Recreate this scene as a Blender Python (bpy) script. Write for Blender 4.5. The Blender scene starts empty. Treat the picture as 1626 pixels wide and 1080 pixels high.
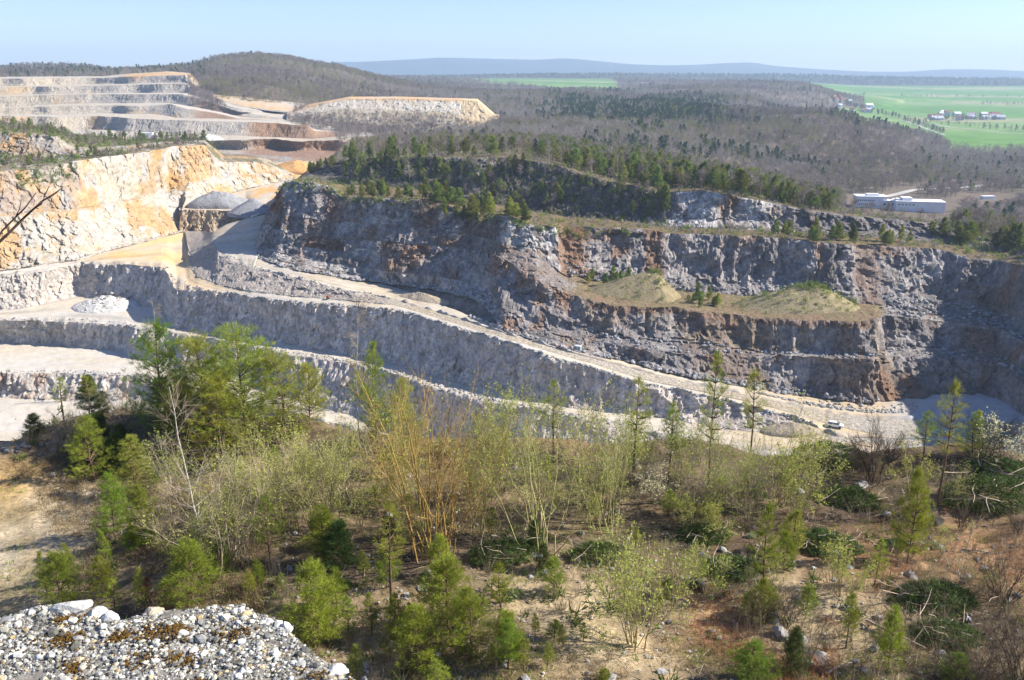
import bpy, math, random
import numpy as np
from mathutils import Matrix, Vector

random.seed(7)
rng = np.random.default_rng(7)
R = math.radians
SC = bpy.context.scene
COL = SC.collection

# ------------------------------------------------------------------ camera, sky, sun, exposure
PITCH = R(16.7)
FPX = 1408.0                      # focal length in pixels of the 1626 px wide frame
CP, SP = math.cos(PITCH), math.sin(PITCH)
cam_d = bpy.data.cameras.new("camera")
cam_d.sensor_width = 36.0
cam_d.lens = 36.0 * FPX / 1626.0
cam_d.clip_start = 0.1
cam_d.clip_end = 60000
cam = bpy.data.objects.new("camera", cam_d)
COL.objects.link(cam)
cam.location = (0, 0, 0)
cam.rotation_euler = (math.pi / 2 - PITCH, 0, 0)
SC.camera = cam

SUN_EL, SUN_AZ = R(36), R(87)     # azimuth clockwise from +Y (the view direction), so the sun stands to the right
world = bpy.data.worlds.new("World")
SC.world = world
world.use_nodes = True
wn = world.node_tree.nodes
wl = world.node_tree.links
bg = wn["Background"]
skyn = wn.new("ShaderNodeTexSky")
skyn.sky_type = 'NISHITA'
skyn.sun_disc = False
skyn.sun_elevation = SUN_EL
skyn.sun_rotation = SUN_AZ
skyn.altitude = 300
skyn.air_density = 1.0
skyn.dust_density = 0.3
skyn.ozone_density = 1.0
tint = wn.new("ShaderNodeMixRGB"); tint.blend_type = 'MULTIPLY'; tint.inputs[0].default_value = 1.0; tint.inputs[2].default_value = (0.66, 0.755, 1.02, 1)
wl.new(skyn.outputs[0], tint.inputs[1]); wl.new(tint.outputs[0], bg.inputs[0])
bg.inputs[1].default_value = 0.082
sun_d = bpy.data.lights.new("sun", 'SUN')
sun_d.energy = 4.7
sun_d.angle = R(0.5)
sun_d.color = (1.0, 0.93, 0.82)
sun = bpy.data.objects.new("sun", sun_d)
COL.objects.link(sun)
sd = Vector((math.sin(SUN_AZ) * math.cos(SUN_EL), math.cos(SUN_AZ) * math.cos(SUN_EL), math.sin(SUN_EL)))
sun.rotation_euler = sd.to_track_quat('Z', 'Y').to_euler()
sun.location = (60, 20, 60)
SC.view_settings.view_transform = 'Standard'
SC.view_settings.look = 'None'
SC.view_settings.gamma = 1.0
SC.view_settings.use_curve_mapping = False
SC.view_settings.exposure = 1.22
SC.cycles.max_bounces = 5
SC.cycles.diffuse_bounces = 3
SC.cycles.transmission_bounces = 2
SC.cycles.transparent_max_bounces = 4
SC.cycles.volume_bounces = 0

# ------------------------------------------------------------------ helpers
def unproj_t(px, py, t):
    px = np.asarray(px, float); py = np.asarray(py, float); t = np.asarray(t, float)
    u = (px - 813) / FPX; v = (py - 540) / FPX
    return np.stack([u * t, (CP - v * SP) * t, (-SP - v * CP) * t], -1)

def t_of_z(py, z):
    return np.asarray(z, float) / (-SP - (np.asarray(py, float) - 540) / FPX * CP)

def at_z(px, py, z):
    return unproj_t(px, py, t_of_z(py, z))

_tab = np.random.default_rng(99).random(65536).astype(np.float32)
def vnoise(p, seed=0):
    p = np.asarray(p, np.float64)
    f = np.floor(p)
    i = f.astype(np.int64)
    f = (p - f); f = f * f * (3 - 2 * f)
    res = 0
    for dx in (0, 1):
        hx = (i[..., 0] + dx) * 73856093
        wx = f[..., 0] if dx else 1 - f[..., 0]
        for dy in (0, 1):
            hy = hx ^ ((i[..., 1] + dy) * 19349663)
            wy = wx * (f[..., 1] if dy else 1 - f[..., 1])
            for dz in (0, 1):
                h = hy ^ ((i[..., 2] + dz) * 83492791) ^ (seed * 2654435)
                h = (h ^ (h >> 13)) & 65535
                res = res + _tab[h] * wy * (f[..., 2] if dz else 1 - f[..., 2])
    return res * 2 - 1

def fbm(p, octv=4, seed=0, gain=0.5):
    p = np.asarray(p, np.float64)
    a, s, tot = 1.0, 0, 0
    for o in range(octv):
        s = s + a * vnoise(p + o * 17.3, seed + o * 7)
        tot += a
        a *= gain; p = p * 2.03
    return s / tot

def ridged(p, octv=3, seed=0):
    a, s, tot = 1.0, 0, 0
    for o in range(octv):
        s = s + a * (1 - np.abs(vnoise(p + o * 9.1, seed + o * 5)) * 2)
        tot += a
        a *= 0.5; p = p * 2.1
    return s / tot

def blocks(p, size, seed=0, warp=0.35, ws=2.2):
    """broken-rock steps: one random value per warped cell, -1..1"""
    p = np.asarray(p, np.float64) / np.asarray(size, float)
    w = np.stack([vnoise(p * ws + 3.1 + k * 11.7, seed + k) for k in range(3)], -1)
    w2 = np.stack([vnoise(p * .7 + 5.3 + k * 7.7, seed + 20 + k) for k in range(3)], -1)
    i = np.floor(p + warp * w + .6 * w2).astype(np.int64)
    h = (i[..., 0] * 73856093) ^ (i[..., 1] * 19349663) ^ (i[..., 2] * 83492791) ^ (seed * 2654435)
    h = (h ^ (h >> 13)) & 65535
    return _tab[h] * 2 - 1

def sstep(a, b, x):
    x = np.clip((x - a) / (b - a), 0, 1)
    return x * x * (3 - 2 * x)

def mixc(c0, c1, w):
    w = np.clip(w, 0, 1)[..., None]
    return c0 * (1 - w) + c1 * w

def C3(*c):
    return np.array(c, float)

def mesh_np(name, verts, faces, col=None, smooth=False, mats=(), matidx=None):
    """faces: int array (F,3) or (F,4); col: per-vertex colour"""
    verts = np.ascontiguousarray(verts, np.float32)
    faces = np.ascontiguousarray(faces, np.int32)
    me = bpy.data.meshes.new(name)
    nv, nf, k = len(verts), len(faces), faces.shape[1]
    me.vertices.add(nv)
    me.vertices.foreach_set("co", verts.ravel())
    me.loops.add(nf * k)
    me.loops.foreach_set("vertex_index", faces.ravel())
    me.polygons.add(nf)
    me.polygons.foreach_set("loop_start", np.arange(0, nf * k, k, dtype=np.int32))
    try:
        me.polygons.foreach_set("loop_total", np.full(nf, k, np.int32))
    except Exception:
        pass
    if matidx is not None:
        me.polygons.foreach_set("material_index", np.ascontiguousarray(matidx, np.int32))
    for m in mats:
        me.materials.append(m)
    if col is not None:
        a = me.color_attributes.new("Col", 'FLOAT_COLOR', 'POINT')
        c4 = np.ones((nv, 4), np.float32); c4[:, :3] = col
        a.data.foreach_set("color", c4.ravel())
    me.polygons.foreach_set("use_smooth", np.full(nf, bool(smooth)))
    me.update(calc_edges=True)
    return me

def link(name, me, parent=None, kind=None, label=None, cat=None, group=None, loc=None):
    o = bpy.data.objects.new(name, me)
    COL.objects.link(o)
    if parent is not None: o.parent = parent
    if loc is not None: o.location = loc
    if kind: o["kind"] = kind
    if label: o["label"] = label
    if cat: o["category"] = cat
    if group: o["group"] = group
    return o

def empty(name, loc, label, cat, group=None, rz=0.0):
    o = bpy.data.objects.new(name, None)
    COL.objects.link(o)
    o.location = loc; o.rotation_euler = (0, 0, rz)
    o.empty_display_size = 0.3
    o["label"] = label; o["category"] = cat
    if group: o["group"] = group
    return o

# ------------------------------------------------------------------ materials
def base_mat(name, rough=0.9, spec=0.1):
    m = bpy.data.materials.new(name)
    m.use_nodes = True
    b = m.node_tree.nodes["Principled BSDF"]
    b.inputs["Roughness"].default_value = rough
    b.inputs["Specular IOR Level"].default_value = spec
    return m, m.node_tree.nodes, m.node_tree.links, b

def vc_mat(name, scale=0.6, contrast=0.5, bump=0.4, bump_scale=1.2, rough=0.92, dist=1.0, zs=1.0):
    """vertex colour times fine world-space noise, with bump"""
    m, n, l, b = base_mat(name, rough)
    at = n.new("ShaderNodeAttribute"); at.attribute_name = "Col"
    geo = n.new("ShaderNodeNewGeometry")
    mp = n.new("ShaderNodeMapping"); mp.inputs["Scale"].default_value = (1, 1, zs)
    l.new(geo.outputs["Position"], mp.inputs[0])
    no = n.new("ShaderNodeTexNoise"); no.inputs["Scale"].default_value = scale
    no.inputs["Detail"].default_value = 6; no.inputs["Roughness"].default_value = 0.65
    l.new(mp.outputs[0], no.inputs["Vector"])
    mr = n.new("ShaderNodeMapRange")
    mr.inputs[1].default_value = 0.25; mr.inputs[2].default_value = 0.75
    mr.inputs[3].default_value = 1 - contrast; mr.inputs[4].default_value = 1 + contrast
    l.new(no.outputs["Fac"], mr.inputs[0])
    mx = n.new("ShaderNodeVectorMath"); mx.operation = 'SCALE'
    l.new(at.outputs["Color"], mx.inputs[0]); l.new(mr.outputs[0], mx.inputs["Scale"])
    l.new(mx.outputs[0], b.inputs["Base Color"])
    n2 = n.new("ShaderNodeTexNoise"); n2.inputs["Scale"].default_value = bump_scale
    n2.inputs["Detail"].default_value = 8; n2.inputs["Roughness"].default_value = 0.7
    l.new(mp.outputs[0], n2.inputs["Vector"])
    bp = n.new("ShaderNodeBump"); bp.inputs["Strength"].default_value = bump; bp.inputs["Distance"].default_value = dist
    l.new(n2.outputs["Fac"], bp.inputs["Height"])
    l.new(bp.outputs[0], b.inputs["Normal"])
    return m

def plain_mat(name, c, rough=0.8, spec=0.15, var=0.25, nscale=4.0, objvar=0.0, transl=0.0, bump=0.0):
    m, n, l, b = base_mat(name, rough, spec)
    tc = n.new("ShaderNodeTexCoord")
    no = n.new("ShaderNodeTexNoise"); no.inputs["Scale"].default_value = nscale; no.inputs["Detail"].default_value = 4
    l.new(tc.outputs["Object"], no.inputs["Vector"])
    mr = n.new("ShaderNodeMapRange"); mr.inputs[1].default_value = 0.3; mr.inputs[2].default_value = 0.7
    mr.inputs[3].default_value = 1 - var; mr.inputs[4].default_value = 1 + var
    l.new(no.outputs["Fac"], mr.inputs[0])
    mx = n.new("ShaderNodeVectorMath"); mx.operation = 'SCALE'
    mx.inputs[0].default_value = c
    l.new(mr.outputs[0], mx.inputs["Scale"])
    out = mx.outputs[0]
    if objvar:
        oi = n.new("ShaderNodeObjectInfo")
        m2 = n.new("ShaderNodeMapRange"); m2.inputs[3].default_value = 0.5 - 0.04 * objvar; m2.inputs[4].default_value = 0.5 + 0.035 * objvar
        l.new(oi.outputs["Random"], m2.inputs[0])
        m3 = n.new("ShaderNodeMath"); m3.operation = 'MULTIPLY'; m3.inputs[1].default_value = 7.31
        l.new(oi.outputs["Random"], m3.inputs[0])
        m4 = n.new("ShaderNodeMath"); m4.operation = 'FRACT'; l.new(m3.outputs[0], m4.inputs[0])
        m5 = n.new("ShaderNodeMapRange"); m5.inputs[3].default_value = 1 - 0.35 * objvar; m5.inputs[4].default_value = 1 + 0.35 * objvar
        l.new(m4.outputs[0], m5.inputs[0])
        hs = n.new("ShaderNodeHueSaturation")
        l.new(m2.outputs[0], hs.inputs["Hue"]); l.new(m5.outputs[0], hs.inputs["Value"])
        l.new(out, hs.inputs["Color"]); out = hs.outputs[0]
    l.new(out, b.inputs["Base Color"])
    if bump:
        bp = n.new("ShaderNodeBump"); bp.inputs["Strength"].default_value = bump; bp.inputs["Distance"].default_value = 0.05
        l.new(no.outputs["Fac"], bp.inputs["Height"]); l.new(bp.outputs[0], b.inputs["Normal"])
    if transl:
        tr = n.new("ShaderNodeBsdfTranslucent"); l.new(out, tr.inputs["Color"])
        ms = n.new("ShaderNodeMixShader"); ms.inputs[0].default_value = transl
        l.new(b.outputs[0], ms.inputs[1]); l.new(tr.outputs[0], ms.inputs[2])
        l.new(ms.outputs[0], n["Material Output"].inputs["Surface"])
    return m

M_ROCK = vc_mat("rock", 1.1, 0.45, 1.0, 0.8, 0.95, 1.6, 0.4)
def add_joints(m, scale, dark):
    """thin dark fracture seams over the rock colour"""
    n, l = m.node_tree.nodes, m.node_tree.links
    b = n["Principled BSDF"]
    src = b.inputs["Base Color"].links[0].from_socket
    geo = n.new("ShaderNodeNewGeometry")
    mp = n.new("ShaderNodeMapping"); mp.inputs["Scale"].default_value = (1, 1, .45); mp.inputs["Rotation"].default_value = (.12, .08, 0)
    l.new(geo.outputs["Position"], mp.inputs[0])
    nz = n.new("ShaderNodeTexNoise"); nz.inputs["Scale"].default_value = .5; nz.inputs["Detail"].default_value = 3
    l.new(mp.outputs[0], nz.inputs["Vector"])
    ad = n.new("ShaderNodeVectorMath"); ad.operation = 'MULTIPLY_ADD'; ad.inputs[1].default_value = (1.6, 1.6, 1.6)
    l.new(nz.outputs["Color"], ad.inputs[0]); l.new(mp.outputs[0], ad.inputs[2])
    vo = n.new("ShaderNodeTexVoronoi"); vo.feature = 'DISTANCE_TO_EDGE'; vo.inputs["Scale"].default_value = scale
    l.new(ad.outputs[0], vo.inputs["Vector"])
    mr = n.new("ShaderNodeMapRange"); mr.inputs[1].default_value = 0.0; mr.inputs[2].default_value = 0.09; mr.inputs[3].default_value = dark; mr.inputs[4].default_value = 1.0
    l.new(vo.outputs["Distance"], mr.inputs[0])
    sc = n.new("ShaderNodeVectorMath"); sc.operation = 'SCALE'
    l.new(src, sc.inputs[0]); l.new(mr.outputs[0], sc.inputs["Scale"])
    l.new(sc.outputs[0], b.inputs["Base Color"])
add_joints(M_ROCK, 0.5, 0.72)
M_ROCKL = vc_mat("pale_rock", 0.9, 0.26, 0.8, 0.7, 0.95, 1.2, 0.35)
M_FLOOR = vc_mat("quarry_floor", 0.35, 0.16, 0.35, 0.8, 0.95, 0.4)
M_LAND = vc_mat("land", 0.02, 0.25, 0.0, 0.1)
M_SOIL = vc_mat("soil", 5.0, 0.45, 0.7, 7.0, 0.97, 0.06)
M_HEAP = vc_mat("heap", 1.2, 0.3, 0.8, 1.2, 0.95, 0.6)
M_GRAVEL = vc_mat("gravel", 60.0, 0.4, 0.6, 90.0, 0.9, 0.005)
M_STONE = plain_mat("pale_stone", (0.50, 0.49, 0.46), 0.85, 0.15, 0.25, 25.0, 0.5, bump=0.4)
M_BOULD = plain_mat("grey_boulder", (0.24, 0.235, 0.23), 0.9, 0.1, 0.45, 3.0, 0.6, bump=0.8)
M_DBOULD = plain_mat("dark_boulder", (0.07, 0.065, 0.06), 0.9, 0.1, 0.5, 3.0, 0.3, bump=0.8)
M_RUB = plain_mat("rubble", (0.36, 0.345, 0.32), 0.95, 0.05, 0.4, 0.5, 0)
M_RUBG = plain_mat("grey_rubble", (0.27, 0.27, 0.275), 0.95, 0.05, 0.5, 0.5, 0)
M_NEED = plain_mat("pine_needles", (0.22, 0.29, 0.034), 0.6, 0.2, 0.35, 1.5, 0.7, 0.42)
M_NEEDY = plain_mat("yellow_green_needles", (0.29, 0.32, 0.05), 0.6, 0.2, 0.3, 1.5, 0.5, 0.42)
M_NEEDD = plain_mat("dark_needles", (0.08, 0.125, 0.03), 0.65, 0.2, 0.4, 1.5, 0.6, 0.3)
M_NEEDR = plain_mat("red_brown_needles", (0.20, 0.075, 0.035), 0.7, 0.1, 0.3, 1.5, 0.3, 0.3)
M_NEEDF = plain_mat("far_needles", (0.175, 0.21, 0.045), 0.7, 0.1, 0.4, 0.5, 0.9, 0.35)
M_NEEDS = plain_mat("spruce_needles", (0.05, 0.085, 0.035), 0.7, 0.1, 0.4, 0.5, 0.6, 0.25)
M_BARK = plain_mat("pine_bark", (0.14, 0.095, 0.065), 0.95, 0.05, 0.4, 6.0, 0.3)
M_TWIG = plain_mat("grey_brown_twigs", (0.33, 0.275, 0.195), 0.9, 0.08, 0.35, 3.0, 0.6)
M_TWIGO = plain_mat("ochre_twigs", (0.34, 0.23, 0.08), 0.9, 0.08, 0.35, 3.0, 0.4)
M_TWIGG = plain_mat("olive_twigs", (0.33, 0.30, 0.14), 0.9, 0.08, 0.35, 3.0, 0.5)
M_TWIGD = plain_mat("dark_twigs", (0.085, 0.065, 0.05), 0.9, 0.08, 0.35, 3.0, 0.4)
M_BUD = plain_mat("spring_buds", (0.38, 0.41, 0.10), 0.7, 0.1, 0.3, 2.0, 0.5, 0.45)
M_BLOS = plain_mat("pale_blossom", (0.62, 0.60, 0.36), 0.7, 0.1, 0.2, 2.0, 0.2, 0.3)
M_BIRCH = plain_mat("birch_bark", (0.42, 0.39, 0.33), 0.8, 0.1, 0.3, 8.0, 0.1)
M_DEAD = plain_mat("dead_wood", (0.40, 0.33, 0.25), 0.9, 0.08, 0.35, 3.0, 0.4)
M_FTWIG = plain_mat("far_twigs", (0.225, 0.185, 0.17), 0.95, 0.03, 0.25, 0.3, 0.9, 0.2)
M_FTRUNK = plain_mat("far_trunk", (0.27, 0.235, 0.20), 0.95, 0.03, 0.25, 0.3, 0.6)
M_DRY = plain_mat("dry_grass", (0.27, 0.205, 0.11), 0.9, 0.05, 0.35, 0.6, 0, 0.3)
M_DRYR = plain_mat("reddish_dry_grass", (0.36, 0.17, 0.085), 0.9, 0.05, 0.35, 0.6, 0, 0.3)
M_MOSS = plain_mat("brown_moss", (0.10, 0.058, 0.016), 0.95, 0.05, 0.5, 80.0, 0)
M_WHITE = plain_mat("white_wall", (0.72, 0.73, 0.74), 0.6, 0.2, 0.05, 0.2)
M_GREYW = plain_mat("grey_cladding", (0.48, 0.50, 0.52), 0.6, 0.2, 0.06, 0.3)
M_ROOFW = plain_mat("pale_roof", (0.74, 0.75, 0.77), 0.6, 0.2, 0.08, 0.2)
M_ROOFR = plain_mat("tile_roof", (0.26, 0.12, 0.08), 0.8, 0.1, 0.2, 0.5, 0.5)
M_GLASS = plain_mat("window_glass", (0.06, 0.08, 0.10), 0.15, 0.5, 0.1, 1.0)
M_CARW = plain_mat("car_paint", (0.75, 0.76, 0.78), 0.3, 0.5, 0.02, 1.0)
M_TYRE = plain_mat("tyre_rubber", (0.03, 0.03, 0.03), 0.8, 0.1, 0.1, 5.0)
M_GREEN = plain_mat("pale_green_paint", (0.24, 0.31, 0.30), 0.6, 0.2, 0.1, 1.0)
M_RUST = plain_mat("rust_paint", (0.22, 0.07, 0.035), 0.8, 0.1, 0.3, 2.0)
M_ROAD = plain_mat("pale_road", (0.42, 0.40, 0.37), 0.9, 0.05, 0.15, 0.05)

# ------------------------------------------------------------------ terrain lofts
def eval_row(row, s):
    """row: list of (s, py, zt[, px]); zt<0 is a height, zt>0 a distance along the view axis"""
    ss = np.array([r[0] for r in row], float)
    py = np.array([r[1] for r in row], float)
    px = np.array([r[3] if len(r) > 3 else r[0] for r in row], float)
    t = np.array([r[2] if r[2] > 0 else t_of_z(r[1], r[2]) for r in row], float)
    ipy = np.interp(s, ss, py); ipx = np.interp(s, ss, px); it = 1.0 / np.interp(s, ss, 1.0 / t)
    return unproj_t(ipx, ipy, it)

class Loft:
    """A sheet of rows lofted along the quarry; every segment between two rows becomes one structure object."""
    def __init__(self, rows, s, segs, wall_amp=1.6, groove=0.8, seed=0, floor_amp=0.25, wobble=0.6, post=None, blk=1.0, streak=0.0, flat=(), berm=()):
        self.s = s
        self.segs = segs
        P = [eval_row(r, s) for r in rows]
        if post: P = post(P, s)
        G, W, SEG, WP = [], [], [], []
        for k, sg in enumerate(segs):
            n = sg['n']; wall = sg.get('wall', 0)
            for i in range(n + (1 if k == len(segs) - 1 else 0)):
                w = i / n
                g = P[k] * (1 - w) + P[k + 1] * w
                if wall and sg.get('talus'):
                    g = g.copy()
                    d = sg['talus'] * max(0, 1 - w / 0.3) ** 1.4
                    g[:, 1] -= d * (sstep(sg['talus_from'] - 20, sg['talus_from'] + 20, s) if 'talus_from' in sg else 1.0)
                if wall and sg.get('batter'):
                    pass
                G.append(g)
                if i == 0:
                    prev = segs[k - 1].get('wall', 0) if k else wall
                    W.append(wobble if (wall or prev) else 0.0)
                else:
                    W.append(1.0 if wall else 0.0)
                SEG.append(k); WP.append(w)
        self.G0 = np.array(G); self.W = np.array(W); self.SEG = np.array(SEG); self.WP = np.array(WP)
        p = self.G0
        q = p * C3(1, 1, 0.35)
        amp = np.ones_like(self.W)
        wl = self.W[:, None] * np.ones((1, len(s)))
        for k, a, b in flat:
            m = (self.SEG == k) | np.roll((self.SEG == k), 1)
            wl[m] *= 1 - (sstep(a - 15, a, s) * (1 - sstep(b, b + 15, s)))[None, :]
        d1 = fbm(q / 14.0, 4, seed + 1); d2 = fbm(q / 14.0, 4, seed + 31)
        r1 = ridged(q / 5.0, 3, seed + 61)
        b1 = fbm(p / 2.6, 3, seed + 77)
        kb = blocks(p, (4.5, 4.5, 6.0), seed + 3); kb2 = blocks(p, (1.7, 1.7, 2.4), seed + 7)
        sk = ridged(p * C3(1 / 2.2, 1 / 2.2, 1 / 16.0), 2, seed + 15)
        out = np.zeros_like(p)
        # horizontal, mostly towards / away from the viewer, with blocky steps
        out[..., 1] = wl * (wall_amp * 1.5 * d1 - groove * r1 * 1.1 + 0.4 * b1 + blk * (.95 * kb + .55 * kb2) + streak * sk)
        out[..., 0] = wl * (wall_amp * 1.1 * d2 + 0.5 * fbm(p / 2.2, 2, seed + 5))
        out[..., 2] = wl * (0.7 * fbm(p / 6.0, 3, seed + 9)) + (1 - wl) * floor_amp * fbm(p * C3(1, 1, 0) / 5.0, 4, seed + 13)
        self.G = p + out
        for k, hgt in berm:
            i = np.where(self.SEG == k)[0][0] + 1
            nb_ = np.clip(.55 + .9 * vnoise(self.G[i] / 2.3, seed + 21), 0, 1.3)
            self.G[i, :, 2] += hgt * nb_
    def build(self, colour):
        """colour(seg, P, wp) -> colours"""
        nseg = len(self.segs)
        K, M, _ = self.G.shape
        self.objs = []
        for k, sg in enumerate(self.segs):
            r0 = np.where(self.SEG == k)[0][0]
            r1 = r0 + sg['n']
            g = self.G[r0:r1 + 1]
            wp = np.linspace(0, 1, sg['n'] + 1)[:, None] * np.ones((1, M))
            c = colour(sg, g, wp, self.s[None, :] * np.ones((sg['n'] + 1, 1)))
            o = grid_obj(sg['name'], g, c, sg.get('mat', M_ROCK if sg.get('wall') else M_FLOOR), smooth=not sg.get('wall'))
            o["label"] = sg.get('label', ''); o["kind"] = "structure"
            self.objs.append(o)
    def pick(self, k, smin, smax, wmin=0.0, wmax=1.0, n=1, r=None):
        r = r or rng
        r0 = np.where(self.SEG == k)[0][0]; nn = self.segs[k]['n']
        s = r.uniform(smin, smax, n); w = r.uniform(wmin, wmax, n)
        return self.at(k, s, w)
    def at(self, k, s, w):
        r0 = np.where(self.SEG == k)[0][0]; nn = self.segs[k]['n']
        j = np.interp(s, self.s, np.arange(len(self.s))); i = r0 + np.asarray(w) * nn
        j0 = np.clip(np.floor(j).astype(int), 0, len(self.s) - 2); i0 = np.clip(np.floor(i).astype(int), 0, len(self.G) - 2)
        fj = (j - j0)[:, None]; fi = (i - i0)[:, None]
        G = self.G
        return (G[i0, j0] * (1 - fj) + G[i0, j0 + 1] * fj) * (1 - fi) + (G[i0 + 1, j0] * (1 - fj) + G[i0 + 1, j0 + 1] * fj) * fi

def grid_faces(K, M):
    a = np.arange(K * M).reshape(K, M)
    return np.stack([a[:-1, :-1], a[:-1, 1:], a[1:, 1:], a[1:, :-1]], -1).reshape(-1, 4)

def grid_obj(name, g, c, mat, smooth=True, mask=None):
    K, M, _ = g.shape
    f = grid_faces(K, M)
    if mask is not None:
        f = f[mask.ravel()]
        used = np.unique(f)
        mp = np.full(K * M, -1, np.int64); mp[used] = np.arange(len(used))
        me = mesh_np(name, g.reshape(-1, 3)[used], mp[f], c.reshape(-1, 3)[used], smooth, [mat])
    else:
        me = mesh_np(name, g.reshape(-1, 3), f, c.reshape(-1, 3), smooth, [mat])
    return link(name, me)

# palette
WHITE_ROCK = C3(0.51, 0.465, 0.40); CREAM = C3(0.52, 0.435, 0.31); ORANGE = C3(0.50, 0.30, 0.12); GREY_LT = C3(0.49, 0.455, 0.43)
GREY = C3(0.275, 0.25, 0.24); GREY_DK = C3(0.13, 0.118, 0.115); BROWN = C3(0.215, 0.145, 0.095); RUST = C3(0.28, 0.15, 0.075)
FLOOR_W = C3(0.49, 0.445, 0.38); FLOOR_T = C3(0.45, 0.37, 0.255); FLOOR_O = C3(0.60, 0.41, 0.18); FLOOR_G = C3(0.40, 0.40, 0.40)
GRASSY = C3(0.26, 0.22, 0.11); SCRUB = C3(0.11, 0.10, 0.06)

# ---- front benches and haul roads
fs = np.sort(np.concatenate([np.arange(-220, 1900, 2.4), [398, 400, 401.2, 402.5, 403.2, 404.0]]))
A0 = [(-220, 700, -116), (260, 700, -116), (600, 760, -112), (1100, 830, -105), (1900, 830, -103)]
A1 = [(-220, 628, -115), (0, 630, -115), (230, 634, -114.5), (400, 668, -114), (590, 708, -116), (700, 760, -118), (1050, 790, -112), (1200, 800, -105), (1900, 800, -104)]
A2 = [(-220, 590, -107), (0, 593, -107), (120, 592, -107), (240, 598, -107), (400, 642, -109), (590, 684, -111), (700, 735, -112), (1050, 770, -106), (1200, 780, -101.5), (1900, 780, -101.5)]
A3 = [(-220, 541, -107.5), (0, 542, -107), (100, 548, -107), (198, 556, -107), (204, 568, -107), (235, 574, -107), (400, 612, -108.5), (463, 632, -109), (590, 664, -110), (683, 690, -111), (800, 720, -110), (1000, 745, -105), (1150, 755, -101), (1900, 760, -101)]
A4 = [(-220, 508, -97), (0, 509, -97), (100, 511, -97), (200, 516, -97), (212, 522, -97), (255, 526, -97), (430, 556, -97), (463, 565, -97), (557, 578, -97), (639, 600, -97), (683, 618, -97.2), (800, 645, -97.5), (913, 665, -98), (1023, 686, -98.5), (1150, 712, -99), (1900, 735, -99.6)]
A5 = [(-220, 497, -97), (0, 491, -96.8), (47, 486, -96.8), (107, 473, -96.8), (126, 470, -96.8), (200, 478, -97), (255, 488, -97), (262, 490, -97), (274, 517, -97), (359, 530, -97), (447, 541, -97), (510, 554, -97), (608, 570, -97), (683, 592, -97), (800, 624, -97.5), (913, 645, -98), (1023, 658, -98.6), (1150, 676, -99), (1240, 689, -99.3), (1306, 690, -99.3), (1330, 700, -99.3), (1900, 720, -99.5)]
A6 = [(-220, 447, -84), (0, 438, -84), (70, 431, -83.4), (118, 420, -83), (126, 419, -83), (200, 421, -82), (256, 424, -81.6), (264, 429, -82), (280, 460, -83.9), (315, 461, -83), (410, 475, -82.5), (479, 483, -82), (557, 488, -81.4), (605, 493, -81), (652, 500, -81.4), (699, 515, -82), (746, 529, -82.5), (809, 547, -83), (876, 571, -85), (937, 586, -87), (983, 600, -88.6), (1020, 610, -90), (1075, 622, -91.6), (1140, 637, -93.5), (1200, 650, -95), (1237, 659, -96), (1272, 668, -97), (1298, 679, -98), (1310, 686, -99), (1330, 694, -99.2), (1900, 712, -99.5)]
A7 = [(-220, 440, -83), (0, 431, -82.6), (123, 413, -82), (195, 393, -82), (268, 375, -82.5), (294, 368, -83), (300, 420, -82.6), (315, 437, -82), (346, 450, -81.6), (400, 462, -81.2), (479, 469, -81), (542, 475, -80.8), (605, 481, -80.6), (625, 482, -80.7), (700, 505, -81.8), (809, 538, -82.8), (913, 568, -86), (1020, 600, -89.6), (1075, 612, -91.2), (1200, 638, -94.5), (1310, 670, -98.4), (1400, 690, -99.1), (1900, 700, -99.4)]
A8 = [(-220, 439.5, -82.8), (0, 430.5, -82.4), (123, 412.5, -81.8), (195, 392.5, -81.8), (268, 374.5, -82.3), (294, 367.5, -82.8), (300, 404, -81), (315, 396, -79), (338, 390, -75.6), (346, 406, -75.6), (378, 419, -75.8), (410, 428, -76), (463, 440, -76.8), (526, 458, -78.4), (557, 466, -79.2), (608, 473, -80.4), (625, 476, -80.6), (700, 497, -81.6), (809, 532, -82.6), (913, 562, -86), (1020, 590, -89.4), (1075, 603, -91), (1200, 630, -94.2), (1310, 655, -98), (1400, 665, -99), (1900, 680, -99.3)]
A9 = [(-220, 439, -82.7), (0, 430, -82.3), (123, 412, -81.7), (195, 392, -81.7), (268, 374, -82.2), (294, 366.5, -82.6), (300, 367, -82.4), (322, 368, -80), (338, 369, -75.2), (360, 356, -72.5), (398, 346, -69), (402.5, 338, -67.6, 434), (404, 394, -74.8, 404), (409, 407, -75), (447, 421, -75.4), (479, 429, -76), (526, 436, -77), (573, 444, -78.4), (630, 457, -80), (715, 489, -81.6), (762, 508, -82), (809, 526, -82.6), (847, 537, -83.6), (894, 550, -85), (973, 567, -88), (1052, 587, -90.2), (1099, 597, -91.6), (1200, 615, -94.6), (1281, 627, -97), (1375, 638, -98.6), (1432, 630, -99), (1485, 624, -99), (1546, 621, -99), (1607, 640, -99), (1900, 660, -99)]
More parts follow.
